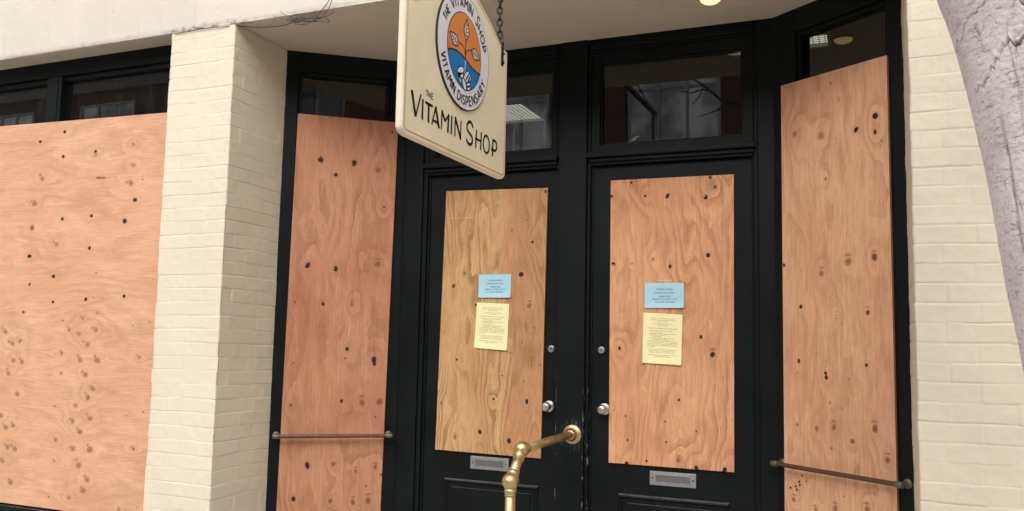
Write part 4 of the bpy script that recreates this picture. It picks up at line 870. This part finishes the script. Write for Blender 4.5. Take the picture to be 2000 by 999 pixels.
# ------------------------------------------------------------------ loose cable tangled under the fascia
mb = MB(); r_ = random.Random(3)
def spl(P, k=8):
    P = [Vector(q) for q in P]; o = []
    for i in range(len(P)-1):
        p0, p1, p2, p3 = P[max(i-1, 0)], P[i], P[i+1], P[min(i+2, len(P)-1)]
        for s in range(k):
            f = s/k; o.append(.5*((2*p1)+(p2-p0)*f+(2*p0-5*p1+4*p2-p3)*f*f+(3*p1-p0-3*p2+p3)*f**3))
    return o+[P[-1]]
mb.tube(spl([(-3.30, 3.285, 3.004), (-3.12, 3.283, 3.007), (-2.98, 3.284, 3.002), (-2.92, 3.30, 3.006), (-2.836, 3.352, 3.006), (-2.74, 3.368, 3.002), (-2.655, 3.365, 3.000), (-2.58, 3.345, 3.002), (-2.50, 3.320, 2.996)]), .0018, M['wire'], 6)
for k_, (cx, cy, a, b, rot) in enumerate([(-2.50, 3.32, .075, .030, .25), (-2.47, 3.315, .085, .022, .05), (-2.49, 3.33, .060, .040, .5), (-2.46, 3.31, .07, .028, -.1), (-2.42, 3.325, .065, .030, .35), (-2.50, 3.30, .05, .03, .0)]):
    pts = []
    for i in range(13):
        t_ = 2*PI*i/12+k_; x = a*math.cos(t_)*(1+.12*r_.uniform(-1, 1)); y = b*math.sin(t_)*(1+.25*r_.uniform(-1, 1))
        pts.append((cx+x*math.cos(rot)-y*math.sin(rot), cy-.035+(x*math.sin(rot)+y*math.cos(rot))*.9, 2.990-.012*abs(math.sin(t_*1.5+k_))-.004*k_+r_.uniform(-.003, .003)))
    mb.tube(spl(pts, 6), .0017, M['wire'], 6)
for P in ([(-2.45, 3.31, 2.99), (-2.40, 3.285, 2.995), (-2.345, 3.268, 3.03), (-2.32, 3.262, 3.055), (-2.315, 3.262, 3.035), (-2.34, 3.27, 3.0), (-2.38, 3.29, 2.985)], [(-2.48, 3.31, 2.99), (-2.55, 3.29, 2.998), (-2.60, 3.272, 3.015), (-2.612, 3.268, 3.03)], [(-2.45, 3.32, 2.99), (-2.38, 3.318, 2.992), (-2.33, 3.31, 3.003)]):
    mb.tube(spl(P, 6), .0017, M['wire'], 6)
tag(mb.build('loose_cable'), 'thin grey cable bundled in loops under the cream fascia above the entrance', 'cable')

# ------------------------------------------------------------------ the street tree at the right
tree = empty('street_tree', (.60, 1.86, GZ)); tag(tree, 'pale grey barked street tree leaning in front of the right brick wall', 'tree')
zs_ = np.array([0., .16, .6, 1.0, 1.437, 1.59, 1.70, 1.82, 1.943, 2.06, 2.148, 2.26, 2.40, 2.60])
xl_ = np.array([.30, .34, .325, .305, .271, .247, .235, .2185, .199, .176, .151, .108, .03, -.08])
rd_ = np.array([.25, .20, .165, .155, .150, .151, .152, .155, .166, .176, .185, .20, .215, .19])
zv = np.array(steps((.10, 1.34, .012), (1.34, 2.32, .0015), (2.32, 2.60, .012))); tv = np.array(steps((0, 2.85, .06), (2.85, 5.3, .0062), (5.3, 2*PI, .05)))
xl = np.interp(zv, zs_, xl_); rd = np.interp(zv, zs_, rd_)
zq = np.linspace(0, 2.7, 400); ker = np.ones(19)/19; sm = lambda a: np.convolve(np.pad(a, 9, 'edge'), ker, 'valid')
xl = np.interp(zv, zq, sm(np.interp(zq, zs_, xl_))); rd = np.interp(zv, zq, sm(np.interp(zq, zs_, rd_)))
TH, ZV = np.meshgrid(tv, zv)
vn = lambda s, ft, fz: vnoise(TH*ft, ZV*fz, s, 1.)
ridge = lambda a: 1-np.abs(2*a-1)
wob = .02*(vn(90, 3., 5.)-.5)
hb = .008*(vn(1, 1.3, 3.)-.5)+.003*(vn(2, 3.2, 9.)-.5)+.0010*(vn(3, 9., 60.)-.5)+.0008*(vn(4, 22., 130.)-.5)+.0006*(vn(5, 60., 200.)-.5)
lent = np.clip((ridge(vnoise(TH*5., (ZV+wob)*75., 6, 1.))-.86)/.14, 0, 1)*np.clip(vn(7, 8., 22.)*2.6-1.05, 0, 1)      # short cross cracks
vert = np.clip((ridge(vnoise((TH+.06*(vn(91, 4., 14.)-.5))*13., ZV*3., 8, 1.))-.93)/.07, 0, 1)*np.clip(vn(9, 5., 9.)*2.8-1.45, 0, 1)
hb -= .0012*lent+.0014*vert
# folds of the branch collar
fold = np.clip(.38*lent+.5*vert, 0, 1)
def fold_line(z0, th0, th1, slope, w, amp, sd):
    global hb, fold
    zc = z0+slope*(TH-th0)+.022*(vnoise(TH, ZV*0, sd, 3.)-.5)*2+.010*(vnoise(TH, ZV*0, sd+1, 11.)-.5)*2+.005*(vnoise(TH, ZV*0, sd+3, 34.)-.5)*2
    on = np.clip((TH-th0)/.15, 0, 1)*np.clip((th1-TH)/.2, 0, 1)*np.clip(.35+vnoise(TH, ZV*2, sd+2, 4.), 0, 1)
    w = w*.55*(.5+vnoise(TH, ZV*6, sd+4, 9.)); g = np.exp(-((ZV-zc)/w)**2)*on; hb -= amp*.42*g; hb += amp*.2*np.exp(-((ZV-zc-2.2*w)/(1.6*w))**2)*on; fold = np.maximum(fold, g)
fold_line(1.955, 3.35, 5.6, .060, .006, .010, 31); fold_line(2.075, 4.1, 6.0, -.030, .007, .012, 41); fold_line(1.985, 4.5, 6.0, .035, .005, .007, 51); fold_line(2.02, 2.9, 4.2, .05, .004, .005, 61)
for th0, z0, z1, w, am in ((3.72, 1.20, 1.90, .035, .006), (4.30, 1.3, 1.75, .018, .004), (4.65, 1.45, 1.70, .016, .004), (4.2, 1.70, 1.88, .016, .005)):
    zt_ = np.clip((ZV-z0)/.08, 0, 1)*np.clip((z1-ZV)/.08, 0, 1)
    g = np.exp(-(((TH-th0)-.10*(vnoise(ZV, TH*0, int(th0*100), 6.)-.5))/w)**2)*zt_*np.clip(.2+1.2*vnoise(ZV, TH*0, int(th0*70), 14.), 0, 1); hb -= am*.5*g; fold = np.maximum(fold, g*.7)
RR = rd[:, None]+hb
P = np.stack([xl[:, None]+rd[:, None]+RR*np.cos(TH)-.60, RR*np.sin(TH)*1.0+.02*np.sin(ZV)*0, ZV-GZ], -1)
P[:, -1] = P[:, 0]
grid_mesh('trunk', P, M['bark'], dict(fold=fold), tree)
mb = MB(); rt = random.Random(12)
def limb(p, d, L, r, depth, mat):
    pts = [Vector(p)]; rads = [r]; d = Vector(d).normalized(); n_ = max(4, int(L/.12))
    for i in range(n_):
        d = (d+Vector((rt.gauss(0, .07), rt.gauss(0, .07), rt.gauss(.02, .06)))).normalized(); pts.append(pts[-1]+d*(L/n_)); rads.append(r*(1-.55*(i+1)/n_))
    mb.tube(pts, rads, mat, 10 if depth > 2 else (7 if depth > 1 else 5))
    if depth > 0:
        for q in range(3 if depth > 1 else 4):
            i = int(n_*(.35+.62*q/3)) if depth > 1 else int(n_*(.2+.75*q/4)); i = min(i, n_)
            a = rt.uniform(0, 2*PI); nd = (d+Vector((math.cos(a), math.sin(a), rt.uniform(-.1, .5)))*rt.uniform(.5, .95)).normalized()
            limb(pts[i], nd, L*rt.uniform(.5, .7), rads[i]*.62, depth-1, M['twig'] if depth < 3 else mat)
    return pts
top = Vector((-.42, 0, 2.36)); fk = Vector((-.30, 0, 2.30))
limb(fk+Vector((-.04, 0, .02)), (-.75, -.25, .75), 1.25, .11, 3, M['bark']); limb(fk+Vector((.1, .02, .04)), (.35, -.15, .9), 1.3, .12, 3, M['bark']); limb(fk, (.05, -.6, .8), 1.0, .06, 2, M['bark'])
mb.build('limbs', tree)
mb = MB()
def tw(P, r):
    P = spl(P, 6); mb.tube(P, [r*(1-.7*i/len(P)) for i in range(len(P))], M['twig'], 6)
    for i in range(2, len(P), 3):
        q = P[i]+Vector((rt.uniform(-1, 1), rt.uniform(-1, 1), rt.uniform(-.3, 1)))*.018; mb.tube([P[i], (P[i]+q)/2, q], [.004, .007, .002], M['twig'], 5)
w = lambda x, y, z: Vector((x-.60, y-1.86, z-GZ))
tw([w(.05, 1.75, 2.75), w(-.25, 1.4, 3.05), w(-.55, 1.0, 3.25), w(-.794, .82, 3.35), w(-.97, .82, 3.452), w(-1.141, .82, 3.517), w(-1.23, .82, 3.595), w(-1.351, .82, 3.70), w(-1.56, .80, 3.83)], .024)
tw([w(-1.23, .82, 3.604), w(-1.32, .82, 3.622), w(-1.411, .82, 3.603), w(-1.525, .82, 3.632)], .009); tw([w(-.97, .82, 3.452), w(-1.075, .82, 3.466), w(-1.177, .82, 3.429), w(-1.254, .82, 3.403), w(-1.348, .82, 3.383)], .009); tw([w(-1.30, .82, 3.66), w(-1.34, .82, 3.56), w(-1.40, .84, 3.49)], .006)
mb.build('branch', tree)

# ------------------------------------------------------------------ ground and the street behind the viewer
def sheet(name, x0, x1, y0, y1, z0, z1, m):
    mb = MB(); mb.box(x0, x1, y0, y1, z0, z1, m, .01 if z1-z0 > .05 else 0); return tag(mb.build(name), kind='structure')
sheet('ground', -120, 120, -120, 120, -.2, -.006, M['asphalt'])
mb = MB(); mb.box(-40, 40, -.2, 3.30, -.1, GZ, M['concrete'], .008)
for i in range(-20, 21): mb.box(i*1.35-.004, i*1.35+.004, -.05, 3.28, GZ-.004, GZ+.0015, M['joint'], 0)
mb.box(-40, 40, 1.596, 1.604, GZ-.004, GZ+.0013, M['joint'], 0); tag(mb.build('pavement'), kind='structure')
sheet('kerb', -40, 40, -.36, -.2, -.1, GZ-.004, M['kerb']); sheet('road', -60, 60, -10.5, -.36, -.1, .006, M['asphalt'])
sheet('far_pavement', -40, 40, -13.2, -10.5, -.1, GZ, M['concrete'])
mb = MB(); prism(mb, [(PX1-.1, 3.302), (PX1-.1, YR), (XL, YD+.15), (XRI, YD+.15), (XR+.1, YR), (XR+.1, 3.302)], .1, FZ, M['tile']); tag(mb.build('entrance_floor'), kind='structure')
ob = empty('brick_building', (0, -13.2, GZ)); tag(ob, 'red brick building with white framed windows mirrored in the right transom glass', 'building')
mb = MB(); mb.box(-36, 2.6, -8, -.0, 0, 9.2, M['redbrick'], 0); mb.box(-36.1, 2.7, -8.1, .12, 9.2, 9.55, M['stone'], .03); mb.box(-36.05, 2.65, -.1, .07, 4.3, 4.55, M['stone'], .02); mb.box(-37, -15, -8, .03, 9.56, 14.5, M['redbrick'], 0); mb.build('wall', ob)  # taller wing added out of view to block sky in the bay glass
ob2 = empty('brick_building', (20., -13.6, GZ)); tag(ob2, 'tall dark brick building mirrored in the glass above the reddish plywood', 'building')
mb = MB(); mb.box(-16.6, 16, -8, 0, 0, 11.6, M['redbrick'], 0); mb.box(-16.7, 16.1, -8.1, .12, 11.6, 11.9, M['stone'], .03); mb.build('wall', ob2)
for i in range(6):
    for z0, z1 in ((.5, 3.2), (4.4, 6.5), (8., 10.2)):
        mb = MB(); x0 = -15.4+i*4.9; ww = 2.1
        for x in (0, ww/2, ww): mb.box(x0+x-.05, x0+x+.05, .002, .06, z0, z1, M['winwhite'], .005)
        for z in (z0, (z0+z1)/2, z1): mb.box(x0-.05, x0+ww+.05, .004, .055, z-.05, z+.05, M['winwhite'], .005)
        wf = mb.build('window', ob2); mb = MB(); mb.box(x0-.04, x0+ww+.04, .008, .02, z0, z1, M['dimglass'], 0); mb.build('window_pane', wf)
for i in range(-6, 2):
    x0 = -5.66+i*4.6
    for z0, z1, zb_ in ((5.9, 8.75, 7.42), (.5, 3.7, 2.9)):
        mb = MB(); ww = 2.33
        for x in (0, .79, 1.53, ww): mb.box(x0+x-.04, x0+x+.04, .002, .06, z0, z1, M['winwhite'], .005)
        for z in (z0, zb_, z1): mb.box(x0-.04, x0+ww+.04, .004, .055, z-.04, z+.04, M['winwhite'], .005)
        mb.box(x0-.15, x0+ww+.15, .0, .12, z0-.16, z0-.042, M['stone'], .01)
        wf = mb.build('window', ob); mb = MB(); mb.box(x0-.04, x0+ww+.04, .008, .02, z0, z1, M['darkglass'], 0); mb.build('window_pane', wf)

# ------------------------------------------------------------------ light
world = bpy.data.worlds.new('World'); scene.world = world; world.use_nodes = True
nt_ = world.node_tree; bg = nt_.nodes['Background']
sky = nt_.nodes.new('ShaderNodeTexSky'); sky.sky_type = 'NISHITA'; sky.sun_disc = False
AZ, EL = math.radians(174), math.radians(37)
sky.sun_elevation = EL; sky.sun_rotation = AZ; sky.dust_density = 4.; sky.air_density = 1.
hs = nt_.nodes.new('ShaderNodeHueSaturation'); hs.inputs['Saturation'].default_value = .16; hs.inputs['Value'].default_value = 1.
nt_.links.new(sky.outputs[0], hs.inputs['Color']); nt_.links.new(hs.outputs[0], bg.inputs[0]); bg.inputs[1].default_value = .15
sl = bpy.data.lights.new('sun', 'SUN'); sl.energy = 1.5; sl.angle = math.radians(95); sl.color = (1., .975, .94)
so = bpy.data.objects.new('sun', sl); COL.objects.link(so)
dv = Vector((math.sin(AZ)*math.cos(EL), math.cos(AZ)*math.cos(EL), math.sin(EL))); so.rotation_euler = dv.to_track_quat('Z', 'Y').to_euler()

# ------------------------------------------------------------------ camera
pit, yaw, rol = math.radians(5.711), math.radians(-22.6483), math.radians(1.1421)
fw = Vector((math.sin(yaw)*math.cos(pit), math.cos(yaw)*math.cos(pit), math.sin(pit))); rt_ = Vector((math.cos(yaw), -math.sin(yaw), 0)); up = rt_.cross(fw)
r2 = rt_*math.cos(rol)+up*math.sin(rol); u2 = -rt_*math.sin(rol)+up*math.cos(rol)
cam = bpy.data.cameras.new('camera'); cam.sensor_width = 36; cam.lens = 1662.53*36/2000; cam.clip_start = .02; cam.clip_end = 500
co = bpy.data.objects.new('camera', cam); COL.objects.link(co); scene.camera = co
co.matrix_world = Matrix((r2, u2, -fw)).transposed().to_4x4(); co.location = (0, 0, 1.45)

# ------------------------------------------------------------------ drawing units -> metres, pavement at z = 0
S_ = Matrix.Scale(K_SCALE, 4)
for me in bpy.data.meshes: me.transform(S_)
for o in bpy.data.objects: o.location = o.location*K_SCALE
for o in bpy.data.objects:
    if o.parent is None: o.location.z -= GZ*K_SCALE
vs = scene.view_settings; vs.view_transform = 'Standard'; vs.look = 'None'; vs.exposure = EXPOSURE; vs.gamma = 1.; vs.use_curve_mapping = False
scene.render.engine = 'CYCLES'; scene.cycles.max_bounces = 8; scene.cycles.diffuse_bounces = 4; scene.cycles.transparent_max_bounces = 12
scene.cycles.use_denoising = True
